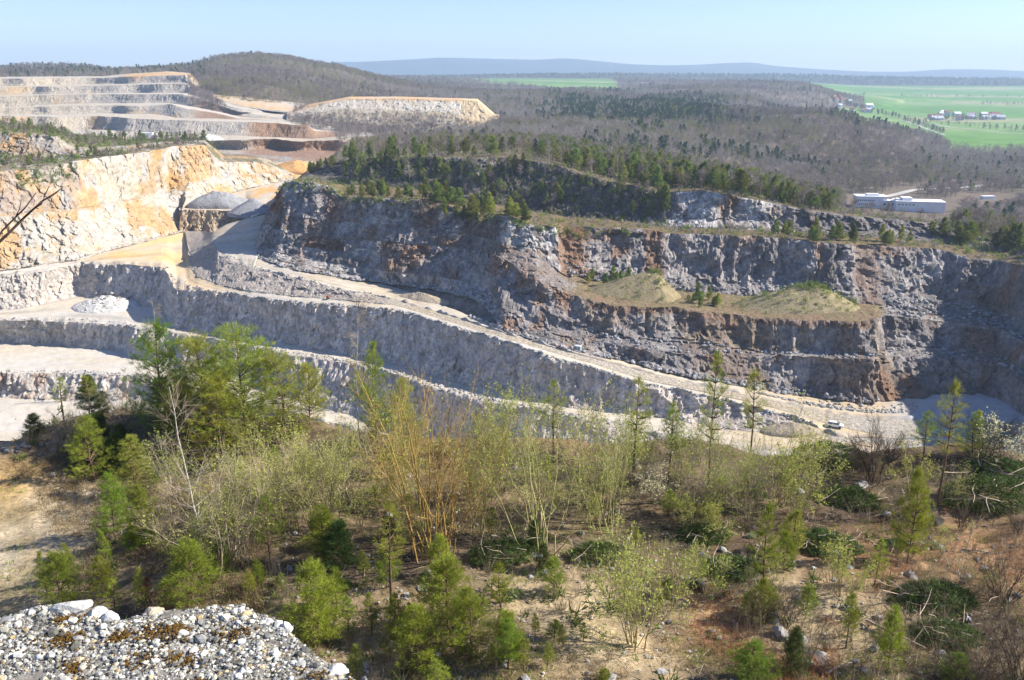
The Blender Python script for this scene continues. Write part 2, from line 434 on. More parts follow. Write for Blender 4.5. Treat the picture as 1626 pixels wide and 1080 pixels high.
F = Loft([A0, A1, A2, A3, A4, A5, A6, A7, A8, A9], fs, [
    dict(name="quarry_floor", n=14, label="pale quarry floor below the lowest bench wall"),
    dict(name="rock_face", n=16, wall=1, talus=1.5, label="lowest pale rock wall with rusty streaks"),
    dict(name="quarry_bench", n=14, label="wide white bench floor at the lower left"),
    dict(name="rock_face", n=18, wall=1, talus=1.0, label="grey rock wall under the lower road"),
    dict(name="quarry_bench", n=14, label="white lower bench and lower haul road"),
    dict(name="rock_face", n=30, wall=1, talus=2.0, label="long grey rock wall between lower and main haul road"),
    dict(name="haul_road", n=12, label="tan haul road along the top of the long grey wall"),
    dict(name="rock_face", n=14, wall=1, talus=1.0, label="short dark embankment between two haul roads"),
    dict(name="haul_road", n=16, label="upper haul road in front of the dark cliff"),
], wall_amp=1.2, groove=0.9, seed=3, blk=.7, streak=.9, flat=((7, 622, 1900), (5, 1306, 1900)), berm=((6, 1.0), (4, .8), (8, .9), (2, .7)))

def hsmooth(px, a, b, soft=12):
    return sstep(a - soft, a + soft, px) * (1 - sstep(b - soft, b + soft, px))

def col_front(sg, P, wp, s):
    k = sg['id']
    n1 = fbm(P / 18.0, 4, 201); n2 = fbm(P * C3(1, 1, .25) / 3.5, 4, 207); n3 = fbm(P / 1.6, 3, 203)
    flat_s = 622 if k == 7 else 1306 if k == 5 else 9999
    cf = None
    if sg.get('wall') and flat_s < 9999:
        cf = mixc(FLOOR_T[None, None], FLOOR_W[None, None], .6 + .8 * n1 + .3 * n3)
    if sg.get('wall'):
        kb = blocks(P, (1.9, 1.9, 3.0), 231); sk = fbm(P * C3(1 / 1.6, 1 / 1.6, 1 / 14.0), 3, 233)
        c = mixc(C3(0.47, 0.41, 0.365)[None, None], C3(0.70, 0.62, 0.55)[None, None], 0.45 + 0.7 * n2 + .9 * sk + .25 * kb)
        left_pale = 1 - sstep(-20, 330, s)
        c = mixc(c, WHITE_ROCK * (1 + 0.12 * n3[..., None]), left_pale * 0.6)  # rock gets whiter towards the left end
        c = mixc(c, mixc(CREAM[None, None], BROWN[None, None], 0.4 + n3), sstep(0.12, 0.5, n1 + 0.45 * n2) * 0.55)
        c = mixc(c, GREY_DK[None, None], sstep(0.28, 0.6, ridged(P * C3(1, 1, .2) / 4.0, 2, 217) - 0.5 + 0.3 * n3) * 0.35)
        if k == 1:
            c = mixc(c, RUST[None, None] * 1.2, sstep(0.1, 0.45, fbm(P * C3(1, 1, .12) / 7.0, 3, 219)) * 0.6)
        if k == 7:
            c = mixc(c, C3(0.30, 0.265, 0.225)[None, None], 0.75 * (0.7 + n3))
        c = c * (1 + 0.35 * n3[..., None])
        if cf is not None: c = mixc(c, cf, sstep(flat_s - 15, flat_s, s))
    else:
        c = mixc(FLOOR_W[None, None], FLOOR_T[None, None], 0.30 + 0.8 * n1 + (0.12 if k >= 6 else 0.0) * sstep(350, 500, s))
        c = mixc(c, FLOOR_O[None, None] * 1.0, (k == 6) * (1 - sstep(270, 420, s)) * (0.75 + 0.7 * n1) * sstep(90, 190, s))
        c = mixc(c, FLOOR_T[None, None] * C3(1.0, .93, .82), sstep(1080, 1250, s) * 0.7)
        tr = fbm(np.stack([P[..., 2] * 0 + wp * 9.0, s / 90.0, s * 0], -1), 3, 211)
        c = mixc(c, FLOOR_G[None, None] * 1.1, sstep(0.05, 0.4, tr) * 0.35)
        rut = fbm(np.stack([wp * (34.0 if k >= 6 else 14.0), s / 160.0, s * 0 + k], -1), 2, 213)
        c = c * (1 - .22 * sstep(.05, .4, rut) * (k >= 4))[..., None]
        c = mixc(c, C3(.33, .30, .27)[None, None], (k >= 4) * (wp < .14) * .45)
        if k == 8: c = mixc(c, C3(.33, .29, .245)[None, None] * (1 + .5 * n3[..., None]), (1 - sstep(334, 346, s)) * .9)
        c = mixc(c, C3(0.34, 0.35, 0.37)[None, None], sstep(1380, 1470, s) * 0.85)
        c = c * (1 + 0.10 * n3[..., None])
    return np.clip(c, 0.02, 0.8)
for i, sg in enumerate(F.segs): sg['id'] = i
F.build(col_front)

# ---- the old dark cliffs (right and centre)
rs = np.concatenate([np.linspace(380, 403, 14), np.arange(405.4, 1900, 2.4)])
R0 = [(380, 350, 450, 440), (392, 372, 415, 415), (403, 393, -74.6, 404), (409, 406, -74.8), (447, 420, -75.2), (479, 428, -75.8), (526, 435, -76.8), (573, 443, -78), (620, 448, -79), (683, 456, -78.6), (746, 470, -79), (775, 488, -79.6), (790, 512, -82), (809, 525, -82.4), (847, 536, -83.4), (894, 549, -84.8), (973, 566, -87.8), (1052, 586, -90), (1099, 596, -91.4), (1200, 614, -94.6), (1281, 626, -97), (1375, 637, -98.6), (1432, 628, -99), (1485, 622, -99), (1546, 619, -99), (1607, 638, -99), (1900, 658, -99)]
R1 = [(380, 335, 449, 442), (392, 358, 418, 418), (403, 380, 391, 406), (447, 402, 372), (526, 418, 363), (620, 431, 348), (683, 438, 340), (746, 449, 333), (775, 460, 322), (800, 488, 303), (847, 512, 300), (894, 527, 296), (940, 540, 292), (1020, 554, 285), (1099, 566, 284), (1200, 562, 287), (1300, 569, 279), (1383, 570, 275), (1397, 567, 287), (1410, 562, 296), (1485, 566, 292), (1546, 572, 290), (1626, 590, 284), (1900, 620, 280)]
R2 = [(380, 322, 450, 446), (392, 345, 420, 421), (403, 366, 393, 410), (447, 388, 375), (526, 398, 367), (620, 405, 352), (683, 410, 345), (746, 422, 338), (790, 440, 320), (847, 480, 306), (894, 505, 301), (940, 523, 297), (983, 533, 294), (1042, 537, 292), (1115, 542, 292), (1200, 554, 292), (1300, 560, 285), (1388, 562, 281), (1396, 556, 296), (1404, 547, 306), (1485, 548, 304), (1546, 556, 300), (1626, 570, 294), (1900, 596, 290)]
R3 = [(380, 312, 451, 450), (392, 332, 422, 425), (403, 352, 396, 415), (447, 364, 379), (526, 380, 371), (620, 384, 356), (683, 388, 348), (746, 396, 342), (790, 408, 325), (850, 440, 310), (901, 466, 305), (942, 476, 301), (983, 486, 297), (1052, 489, 295), (1074, 488, 296), (1146, 498, 296), (1209, 502, 295), (1281, 508, 288), (1363, 509, 284), (1391, 504, 286), (1399, 500, 306), (1485, 508, 309), (1546, 515, 306), (1626, 525, 300), (1900, 548, 296)]
R4 = [(380, 306, 452, 455), (392, 320, 424, 432), (403, 334, 398, 424), (447, 342, 383), (526, 352, 375), (620, 356, 361), (683, 362, 353), (746, 372, 347), (790, 384, 331), (850, 408, 323), (901, 434, 326), (942, 440, 328), (1000, 446, 328), (1068, 458, 328), (1131, 462, 328), (1200, 466, 326), (1290, 472, 322), (1391, 482, 318), (1400, 478, 322), (1485, 493, 322), (1546, 503, 318), (1626, 518, 312), (1900, 540, 308)]
R5 = [(380, 300, 453, 462), (392, 302, 430, 448), (403, 304, 408, 442), (447, 288, 396, 456), (500, 290, 386), (530, 300, 383), (545, 314, 380), (580, 314, 372), (668, 317, 360), (715, 328, 355), (743, 341, 350), (765, 353, 346), (785, 342, 336), (809, 343, 334), (847, 358, 332), (885, 360, 331), (894, 360, 345), (973, 360, 340), (1020, 363, 337), (1058, 371, 335), (1115, 371, 334), (1209, 375, 330), (1261, 381, 328), (1355, 389, 325), (1362, 389, 336), (1404, 389, 336), (1485, 395, 331), (1546, 407, 326), (1626, 421, 320), (1900, 450, 318)]
R6 = [(380, 297, 470, 470), (403, 298, 440, 452), (447, 284, 430, 470), (500, 283, 434), (545, 291, 432), (600, 293, 426), (700, 302, 414), (765, 320, 402), (810, 326, 396), (885, 340, 384), (973, 347, 372), (1058, 359, 360), (1115, 360, 356), (1209, 364, 354), (1300, 369, 352), (1404, 376, 354), (1485, 382, 354), (1546, 392, 350), (1626, 406, 344), (1900, 436, 340)]
R7 = [(380, 296, 480, 475), (403, 290, 470, 465), (447, 278, 460, 490), (500, 268, 452), (535, 258, 446), (560, 252, 440), (620, 250, 434), (700, 250, 424), (810, 250, 412), (880, 262, 398), (951, 284, 384), (1020, 298, 372), (1065, 305, 366), (1115, 302, 362), (1209, 319, 358), (1302, 336, 357), (1363, 344, 358), (1424, 348, 360), (1501, 358, 362), (1546, 372, 358), (1626, 392, 350), (1900, 424, 346)]
R8 = [(380, 270, 560, 490), (447, 262, 600, 510), (535, 244, 640), (620, 232, 660), (700, 226, 660), (850, 229, 640), (1000, 252, 520), (1100, 271, 470), (1200, 294, 440), (1300, 322, 430), (1400, 341, 420), (1500, 355, 404), (1650, 380, 380), (1900, 412, 370)]
R9 = [(380, 268, 700, 490), (447, 256, 720, 510), (535, 240, 760), (700, 222, 800), (850, 226, 800), (1000, 252, 760), (1100, 310, 620), (1200, 350, -93), (1300, 368, -94), (1400, 376, -95), (1500, 384, -96), (1650, 400, -96), (1900, 430, -96)]
def close_right(P, s):
    # beyond the right picture edge the pit wall turns towards the viewer
    j = np.searchsorted(s, 1578)
    off = [0, 1, 4, 5, 9, 10, 14, 16, 60, 120]
    for k, row in enumerate(P):
        p0 = row[j].copy()
        w = np.clip((s[j:] - 1578) / (1897.6 - 1578), 0, 1)[:, None]
        p1 = np.array([p0[0] - 12 + off[k] * .5, p0[1] - 120 - off[k] * .4, p0[2] + (14 if k >= 5 else 0)])
        row[j:] = p0 * (1 - w) + p1 * w + np.array([5.0, 0, 0]) * np.sin(w * math.pi)
    return P
CL = Loft([R0, R1, R2, R3, R4, R5, R6, R7, R8, R9], rs, [
    dict(name="rock_face", n=22, wall=1, talus=2.5, label="lowest wall of the dark cliff beside the haul road"),
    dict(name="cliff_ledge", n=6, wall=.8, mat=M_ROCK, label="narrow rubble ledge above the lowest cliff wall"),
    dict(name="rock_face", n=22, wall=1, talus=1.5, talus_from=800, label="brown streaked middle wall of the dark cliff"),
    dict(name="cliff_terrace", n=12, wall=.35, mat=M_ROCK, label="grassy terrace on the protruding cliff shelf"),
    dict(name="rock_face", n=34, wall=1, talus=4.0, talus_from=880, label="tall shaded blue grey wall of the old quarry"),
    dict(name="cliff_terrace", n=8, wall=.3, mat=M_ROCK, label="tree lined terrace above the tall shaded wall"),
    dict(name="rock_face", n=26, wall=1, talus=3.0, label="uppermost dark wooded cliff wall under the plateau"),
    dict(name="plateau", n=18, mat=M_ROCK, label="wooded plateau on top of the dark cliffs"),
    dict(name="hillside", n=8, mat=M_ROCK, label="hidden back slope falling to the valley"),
], wall_amp=2.3, groove=1.8, seed=41, floor_amp=0.8, post=close_right, blk=.95, streak=.6)
for i, sg in enumerate(CL.segs): sg['id'] = i

# talus bank between the upper road and the cliff foot
ts = np.arange(404, 1300, 2.4)
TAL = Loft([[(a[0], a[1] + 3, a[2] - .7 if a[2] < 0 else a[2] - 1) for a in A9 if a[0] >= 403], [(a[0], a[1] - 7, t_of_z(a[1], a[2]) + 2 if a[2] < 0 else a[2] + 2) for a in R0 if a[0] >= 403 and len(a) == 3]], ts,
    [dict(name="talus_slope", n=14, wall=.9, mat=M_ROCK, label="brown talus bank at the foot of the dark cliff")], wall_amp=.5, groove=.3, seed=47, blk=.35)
def col_tal(sg, P, wp, s):
    n1 = fbm(P / 10.0, 4, 351); n3 = fbm(P / 1.6, 3, 353)
    c = mixc(C3(.24, .185, .13)[None, None], C3(.26, .255, .25)[None, None], .35 + n1 + .6 * n3)
    return np.clip(c * (1 + .4 * n3[..., None]), .02, .6)
TAL.segs[0]['id'] = 0
TAL.build(col_tal)

def col_cliff(sg, P, wp, s):
    k = sg['id']
    n1 = fbm(P / 22.0, 4, 301); n2 = fbm(P * C3(1, 1, .3) / 4.5, 4, 307); n3 = fbm(P / 1.5, 3, 303); n4 = fbm(P / 9.0, 4, 309)
    st = fbm(P * C3(1, 1, .15) / 8.0, 4, 317)
    if sg.get('wall', 0) >= .8:
        kb = blocks(P, (2.1, 2.1, 3.0), 331); kb2 = blocks(P, (5, 5, 7), 335)
        c = mixc(GREY[None, None], GREY_LT[None, None], 0.28 + 0.8 * n2 + 0.3 * n3 + .3 * kb + .2 * kb2)
        c = mixc(c, GREY_DK[None, None], sstep(0.0, 0.45, -n4 + 0.4 * n3 + .2 * kb) * 0.75)
        c = mixc(c, BROWN[None, None], sstep(0.05, 0.4, n1 + 0.5 * st) * 0.6)
        c = mixc(c, RUST[None, None], sstep(0.24, 0.5, st + 0.35 * n1) * 0.55)
        # rusty clay gullies of the left massif and the shelf, pale limestone buttress
        def band(a, b, soft=9): return hsmooth(s + 14 * n4, a, b, soft)
        if k in (2, 3, 4):
            c = mixc(c, BROWN[None, None] * C3(1.1, .9, .8), band(478, 545) * 0.8 * (k != 4) + band(520, 565) * 0.8 * (k == 4))
        if k == 4:
            c = mixc(c, RUST[None, None] * .8, band(405, 440) * 0.9 + band(660, 700) * 0.6 + band(735, 775) * .6 + band(890, 935) * .8 + band(1022, 1052) * .75 + band(1362, 1392) * .5)
            c = mixc(c, C3(0.44, 0.43, 0.41)[None, None] * (1 + .4 * n3[..., None]), band(795, 888, 6) * sstep(-.4, .1, n2 + kb * .2) * 0.75 + band(445, 475) * .5 * (wp > .4) + band(545, 650) * .35)
        if k in (0, 2):
            c = mixc(c, RUST[None, None] * 1.05, band(775, 905) * sstep(-.1, .3, n4) * 0.7)
            c = mixc(c, C3(0.30, 0.25, 0.185)[None, None], band(930, 1395) * sstep(-.3, .3, n2 + .5 * st) * 0.75 * (k == 2))
            c = mixc(c, BROWN[None, None], band(930, 1390) * (wp > .8) * .75 * (k == 2))
            c = mixc(c, GREY_LT[None, None] * 1.05, band(403, 780) * (k == 0) * (.55 + n2))
        if k == 6:
            c = mixc(c, C3(0.10, 0.085, 0.06)[None, None], (1 - sstep(1020, 1075, s)) * 0.72)
            c = mixc(c, C3(0.50, 0.48, 0.46)[None, None] * (1 + .4 * n3[..., None]), band(1066, 1235) * sstep(-.1, .25, n2 + .5 * n4) * 0.75)
            c = mixc(c, GREY_DK[None, None] * 1.2, sstep(1240, 1300, s) * .6)
            c = mixc(c, C3(0.40, 0.35, 0.31)[None, None], band(690, 790) * sstep(-.2, .3, n4) * 0.4)
        c = c * (1 + 0.55 * n3[..., None])
    elif k == 3:
        rk = mixc(GREY[None, None], BROWN[None, None], .45 + .9 * n4 + .3 * n3); rk = mixc(rk, GREY_LT[None, None], sstep(0, .4, n2) * .6)
        c = mixc(C3(.235, .195, .105)[None, None], BROWN[None, None] * 1.3, 0.35 + n3 + n4)
        c = mixc(rk * (1 + .4 * n3[..., None]), c, sstep(880, 930, s + 20 * n4) * (1 - sstep(1396, 1412, s)))
    elif k == 5:
        c = mixc(C3(0.2, 0.17, 0.09)[None, None], C3(0.22, 0.15, 0.09)[None, None], 0.5 + n3)
    else:
        c = mixc(C3(0.17, 0.14, 0.08)[None, None], C3(0.24, 0.19, 0.12)[None, None], 0.5 + n4 + .5 * n3)
    return np.clip(c, 0.015, 0.7)
CL.build(col_cliff)

# ---- the big pale face on the left
ls = np.concatenate([np.arange(-220, 300, 2.4), np.arange(300, 470, 2.0)])
L0 = [(-220, 437, -84), (0, 432, -83.4), (123, 414, -82.6), (195, 394, -82.6), (268, 376, -83.2), (292, 368, -84), (296, 334, -72.5), (300, 326, -71.6), (375, 303, -70.4), (440, 289, -69.4), (470, 284, -69)]
L1 = [(-220, 350, 385), (0, 345, 396), (123, 335, 425), (195, 322, 462), (268, 305, 508), (292, 298, 514), (300, 294, 516), (375, 278, 566), (440, 275, 600), (470, 278, 615)]
L2 = [(-220, 345, 390), (0, 340, 401), (123, 330, 431), (195, 317, 468), (268, 300, 514), (292, 294, 519), (300, 290, 521), (375, 275, 570), (440, 273, 604), (470, 276, 620)]
L3 = [(-220, 275, 394), (0, 272, 408), (60, 268, 420), (121, 256, 438), (161, 250, 455), (212, 244, 478), (252, 238, 505), (277, 232, 524), (325, 230, 540), (340, 244, 545), (353, 257, 560), (410, 257, 590), (440, 268, 612), (470, 275, 630)]
L4 = [(-220, 255, 440), (0, 247, 448), (60, 247, 452), (121, 246, 462), (161, 240, 476), (212, 236, 500), (252, 229, 528), (277, 226, 545), (325, 226, 560), (353, 250, 580), (410, 252, 610), (470, 272, 650)]
L5 = [(-220, 215, 446), (0, 210, 455), (60, 213, 458), (90, 216, 462), (121, 233, 478), (161, 234, 490), (212, 230, 515), (252, 226, 540), (325, 223, 575), (353, 247, 590), (410, 250, 620), (470, 270, 670)]
L6 = [(-220, 190, 520), (0, 194, 540), (80, 202, 545), (121, 212, 550), (200, 221, 560), (252, 222, 570), (325, 221, 590), (353, 244, 600), (410, 249, 640), (470, 266, 690)]
L7 = [(-220, 215, 600), (0, 215, 620), (200, 240, 620), (325, 245, 640), (410, 252, 690), (470, 262, 720)]
LF = Loft([L0, L1, L2, L3, L4, L5, L6, L7], ls, [
    dict(name="rock_face", n=46, wall=1, mat=M_ROCKL, talus=3.0, label="lower half of the sunlit cream and orange quarry face"),
    dict(name="cliff_ledge", n=4, wall=.6, mat=M_ROCKL, label="thin ledge across the sunlit quarry face"),
    dict(name="rock_face", n=34, wall=1, mat=M_ROCKL, talus=1.5, label="upper half of the sunlit cream and orange quarry face"),
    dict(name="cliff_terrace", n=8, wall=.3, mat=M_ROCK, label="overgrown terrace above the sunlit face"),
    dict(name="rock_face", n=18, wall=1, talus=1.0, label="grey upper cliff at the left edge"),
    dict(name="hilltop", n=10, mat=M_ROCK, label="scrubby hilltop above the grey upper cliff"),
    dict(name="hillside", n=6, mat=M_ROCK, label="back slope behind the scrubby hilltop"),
], wall_amp=2.4, groove=1.6, seed=71, floor_amp=0.8, blk=.8, streak=1.5)
for i, sg in enumerate(LF.segs): sg['id'] = i

def col_left(sg, P, wp, s):
    k = sg['id']
    n1 = fbm(P / 26.0, 4, 401); n2 = fbm(P * C3(1, 1, .35) / 5.0, 4, 407); n3 = fbm(P / 1.6, 3, 403); n4 = fbm(P / 10.0, 4, 409)
    if sg.get('wall', 0) >= .6:
        kb = blocks(P, (2.2, 2.2, 3.2), 431); sk = fbm(P * C3(1 / 2.5, 1 / 2.5, 1 / 16.0), 3, 433)
        c = mixc(WHITE_ROCK[None, None], C3(.42, .41, .39)[None, None], 0.25 + 0.9 * n2 + .3 * n3 + .25 * kb)
        c = mixc(c, CREAM[None, None], sstep(-0.3, 0.3, n4 + .5 * sk) * 0.7)
        c = mixc(c, ORANGE[None, None], sstep(0.03, 0.30, n1 + 0.45 * n4 + .45 * sk) * 0.75)
        c = mixc(c, ORANGE[None, None], hsmooth(s + 18 * n4, 222, 345, 14) * (k == 2) * sstep(-.5, .1, sk + n4) * 0.75)
        c = mixc(c, GREY[None, None] * 1.2, hsmooth(s + 18 * n4, -220, 130, 14) * (k in (2, 4)) * sstep(-.3, .2, n2) * 0.65)
        c = c * .80 * (1 + 0.42 * n3[..., None] + .10 * kb[..., None])
    else:
        c = mixc(SCRUB[None, None] * 1.6, C3(0.30, 0.24, 0.15)[None, None], 0.4 + n4 + n3)
        if k == 3: c = mixc(c, WHITE_ROCK[None, None] * .9, sstep(.1, .5, n2 + n4))
    return np.clip(c, 0.02, 0.75)
LF.build(col_left)

# ---- inlet bench with grey heaps, pale road winding to the far quarry
ins = np.arange(284, 500, 2.0)
I0 = [(284, 370, -84), (340, 371, -84), (400, 362, -84), (500, 340, -84)]
I1 = [(284, 333, 492), (300, 332, 494), (390, 336, 486), (400, 345.5, 448), (420, 338, 458), (450, 331, 470), (500, 325, 480)]
I2 = [(284, 320, -72), (300, 325, -71.8), (375, 302, -70.6), (440, 288, -69.6), (500, 282, -69)]
I3 = [(284, 290, -68), (375, 288, -68), (440, 280, -67), (500, 268, -66)]
I4 = [(284, 262, -63), (400, 258, -63), (440, 257, -62.5), (500, 256, -62)]
INL = Loft([I0, I1, I2, I3, I4], ins, [
    dict(name="rock_face", n=14, wall=1, talus=.5, label="brown wall at the back of the orange floor"),
    dict(name="quarry_bench", n=12, label="bench with the grey stockpiles"),
    dict(name="quarry_bench", n=8, label="pale bench behind the grey stockpiles"),
    dict(name="haul_road", n=8, label="pale road winding towards the far quarry"),
], wall_amp=.8, groove=.6, seed=91)
for i, sg in enumerate(INL.segs): sg['id'] = i
def col_inl(sg, P, wp, s):
    n1 = fbm(P / 14.0, 4, 501); n3 = fbm(P / 2.0, 3, 503)
    if sg.get('wall'):
        return np.clip(mixc(C3(.38, .28, .18)[None, None], C3(.52, .42, .3)[None, None], .5 + n3 + n1), .02, .7)
    c = mixc(FLOOR_W[None, None], FLOOR_T[None, None], .4 + n1 + .4 * n3)
    c = mixc(c, ORANGE[None, None] * 1.1, sstep(.0, .3, n1 + (sg['id'] == 2) * .3) * hsmooth(s, 400, 480))
    return np.clip(c, .02, .75)
INL.build(col_inl)

# ---- terraces of the far quarry, upper left
qs = np.arange(-220, 640, 2.2)
def bench_pair(*a): return list(a)
Q = [
    [(-220, 264, 640), (300, 262, 628), (440, 262, 630), (640, 260, 690)],
    [(-220, 262, -66), (300, 258, 640), (400, 257, 650), (530, 258, 660), (640, 256, 700)],
    [(-220, 240, -62), (300, 240, 690), (400, 243, 690), (500, 250, 690), (540, 250, 690), (640, 250, 730)],
    [(-220, 233, 740), (300, 232, 745), (400, 233, 748), (500, 232, 756), (560, 236, 760), (640, 244, 770)],
    [(-220, 220, 750), (300, 222, 752), (340, 219, 752), (400, 216, 754), (500, 217, 762), (576, 217, 766), (600, 226, 770), (640, 236, 780)],
    [(-220, 207, 860), (227, 206, 860), (303, 208, 862), (410, 211, 862), (430, 213, 864), (512, 215, 866), (560, 211, 880), (600, 213, 880), (640, 226, 860)],
    [(-220, 186, 866), (106, 185, 868), (200, 185, 870), (260, 187, 872), (330, 188, 872), (420, 191, 872), (505, 195, 874), (516, 203, 880), (540, 204, 920), (597, 207, 930), (640, 220, 900)],
    [(-220, 181, 990), (106, 182, 990), (151, 180, 992), (250, 179, 994), (300, 184, 960), (420, 187, 950), (470, 190, 950), (516, 201, 950), (640, 214, 950)],
    [(-220, 172, 996), (0, 172, 998), (106, 168, 1000), (250, 167, 1000), (290, 164, 1002), (400, 185, 966), (440, 187, 960), (640, 209, 970)],
    [(-220, 172, 1050), (0, 171, 1050), (106, 164.5, 1056), (277, 162, 1060), (310, 164, 1060), (400, 183, 990), (440, 185, 980), (640, 204, 990)],
    [(-220, 153, 1058), (0, 153.5, 1060), (106, 150, 1066), (139, 149.5, 1066), (310, 148.5, 1068), (330, 154, 1060), (400, 178, 1000), (640, 200, 1000)],
    [(-220, 152, 1110), (0, 151.5, 1114), (139, 148, 1118), (310, 146.4, 1120), (330, 152, 1100), (400, 174, 1010), (640, 198, 1010)],
    [(-220, 138.5, 1116), (0, 138.5, 1122), (161, 136, 1126), (313, 132, 1128), (330, 150, 1116), (400, 170, 1020), (640, 196, 1020)],
    [(-220, 137, 1170), (0, 137, 1172), (161, 134, 1176), (313, 130.2, 1180), (330, 148, 1130), (400, 168, 1030), (640, 194, 1030)],
    [(-220, 126, 1176), (0, 125, 1178), (81, 124, 1180), (161, 124, 1182), (202, 122, 1184), (315, 119, 1188), (330, 146, 1150), (400, 166, 1040), (640, 192, 1040)],
    [(-220, 124, 1300), (0, 122, 1300), (161, 121, 1300), (200, 118, 1300), (280, 113.5, 1300), (315, 116, 1300), (330, 130, 1250), (400, 150, 1150), (640, 180, 1150)],
]
segq = []
for i in range(len(Q) - 1):
    wall = i in (1, 2, 3, 5, 7, 9, 11, 13)
    if i == 2: wall = True
    if i == 3: wall = True
    segq.append(dict(name="rock_face" if wall else "quarry_bench", n=7 if wall else 6, wall=1 if wall else 0, talus=2.0 if wall else 0,
                     label=("stepped far quarry wall, terrace %d from the bottom" % (i)) if wall else ("pale terrace floor of the far quarry, level %d from the bottom" % (i)), id=i))
def turn_far(P, s):
    # the right part of the terraces turns away from the sun
    for k, row in enumerate(P):
        row[:, 1] -= min(1, max(0, k - 1) / 3) * np.clip(s - 150, 0, 165) * .26 - (k > 1) * 14 * vnoise(np.stack([s / 45.0, s * 0 + (k + 1) // 2 * 3.7, s * 0], -1), 5)
    return P
QL = Loft(Q, qs, segq, wall_amp=1.5, groove=.9, seed=111, floor_amp=0.5, blk=.4, post=turn_far)
def col_q(sg, P, wp, s):
    k = sg['id']
    n1 = fbm(P / 45.0, 4, 601); n2 = fbm(P * C3(1, 1, .3) / 9.0, 4, 607); n3 = fbm(P / 4, 3, 603)
    if sg.get('wall'):
        c = mixc(C3(.31, .285, .255)[None, None], C3(.48, .43, .365)[None, None], .45 + .8 * n2 + .3 * n3)
        c = mixc(c, CREAM[None, None] * 1.05, (1 - sstep(60, 190, s + 25 * n1)) * .7)  # left walls tinted cream: their sunlit tone is put into the colour
        c = mixc(c, ORANGE[None, None] * .9, sstep(.15, .45, n1 + .3 * n2) * .5)
        c = mixc(c, RUST[None, None] * .95, hsmooth(s, 415, 560, 15) * (k in (5, 3)) * .75 + hsmooth(s, 330, 400, 15) * (k in (7, 9)) * .7)
        c = mixc(c, C3(.30, .17, .11)[None, None], hsmooth(s, 400, 560, 20) * (k == 2) * .8)
        c = mixc(c, C3(.28, .17, .11)[None, None], (k == 1) * sstep(-.3, .15, n2 + .5 * n3) * .75)
    else:
        c = mixc(FLOOR_W[None, None] * .85, FLOOR_T[None, None] * .85, .3 + n1 + .4 * n3)
        c = mixc(c, ORANGE[None, None] * 1.0, ((k == 0) + (k == 14) * sstep(190, 215, s)) * (.5 + n1))
        c = mixc(c, SCRUB[None, None] * 1.6 * (1 + .5 * n3[..., None]), sstep(545, 600, s) * .9)
    return np.clip(c, .02, .75)
QL.build(col_q)

# ---- open country: valley, hills, fields, far ridges
GPX = np.array([-400, 0, 200, 310, 345, 420, 470, 540, 600, 660, 750, 850, 1000, 1100, 1200, 1291, 1357, 1436, 1500, 1626, 2050], float)
GT = {
 500:  [-72] * 9 + [-72, -72, -72, -72, -80, -97, -97, -97, -97, -97, -97, -97],
 640:  [-72, -72, -72, -72, -72, -72, -72, -70, -68, -66, -60, -60, -62, -78, -93, -94, -94, -94, -95, -95, -95],
 800:  [-72, -72, -72, -72, -72, -72, -72, -68, -66, -64, -58, -54, -58, -64, -78, -84, -88, -92, -95, -96, -96],
 1000: [-70, -70, -70, -66, -56, -58, -64, -66, -66, -64, -58, -53, -55, -57, -60, -62, -70, -82, -94, -96, -96],
 1150: [-40, -40, -34, -20, -14, -18, -28, -38, -46, -50, -52, -52, -54, -54, -52, -51, -64, -77, -92, -96, -96],
 1400: [-8, -8, -4, 2, 10, 12, 4, -12, -28, -40, -48, -50, -51, -50, -56, -72, -86, -93, -95, -96, -96],
 1600: [-2, -2, 0, 8, 25, 31, 26, 6, -14, -32, -44, -47, -49, -48, -54, -80, -90, -93, -94, -95, -95],
 1800: [0, 0, 6, 14, 28, 33, 28, 10, -10, -28, -40, -44, -47, -45, -48, -76, -90, -92, -93, -94, -94],
 2200: [-8, -8, -4, 0, 8, 8, 6, -6, -18, -30, -38, -43, -45, -40, -36, -44, -76, -90, -91, -92, -92],
 2500: [-10, -8, -6, -5, 0, 0, 0, -8, -18, -26, -34, -37, -42, -36, -30, -38, -66, -88, -88, -88, -88],
 3200: [-10, -8, -8, -8, -8, -8, -8, -12, -18, -22, -30, -30, -32, -34, -34, -46, -72, -79, -79, -79, -79],
 4400: [-14, -12, -12, -12, -12, -12, -12, -16, -18, -20, -20, -20, -22, -26, -34, -44, -56, -58, -58, -60, -62],
 5000: [-12, -10, -10, -10, -10, -10, -10, -14, -18, -20, -14, -6, -4, -8, -8, -12, -20, -26, -32, -42, -42],
 5600: [-30] * 21,
 6800: [-60] * 21,
 8000: [-30] * 21,
}
RIDGE = [(-400, 118), (0, 112), (200, 108), (330, 104), (450, 103), (510, 99), (575, 98), (640, 95), (700, 91.5), (750, 92.5), (810, 94), (850, 95), (900, 92.5), (940, 96), (1000, 102), (1060, 104), (1100, 103), (1160, 100), (1195, 99), (1230, 105), (1300, 110), (1380, 114), (1440, 114), (1500, 110), (1560, 110), (1626, 113), (1800, 114), (2050, 117)]
gpx = np.arange(-400, 2051, 3.0)
rid = np.interp(gpx, [a for a, b in RIDGE], [b for a, b in RIDGE])
ridz = 9500 * (-SP - (rid - 540) / FPX * CP)
tk = sorted(GT)
base = np.array([np.interp(gpx, GPX, GT[k]) for k in tk])
tk = tk + [9500, 10600]
base = np.vstack([base, ridz, ridz * 0 - 100])
tt = np.concatenate([np.arange(500, 1250, 6), np.arange(1250, 2600, 12), np.arange(2600, 5700, 40), np.arange(5700, 10601, 120)])
lt = np.log(tt); lk = np.log(np.array(tk, float))
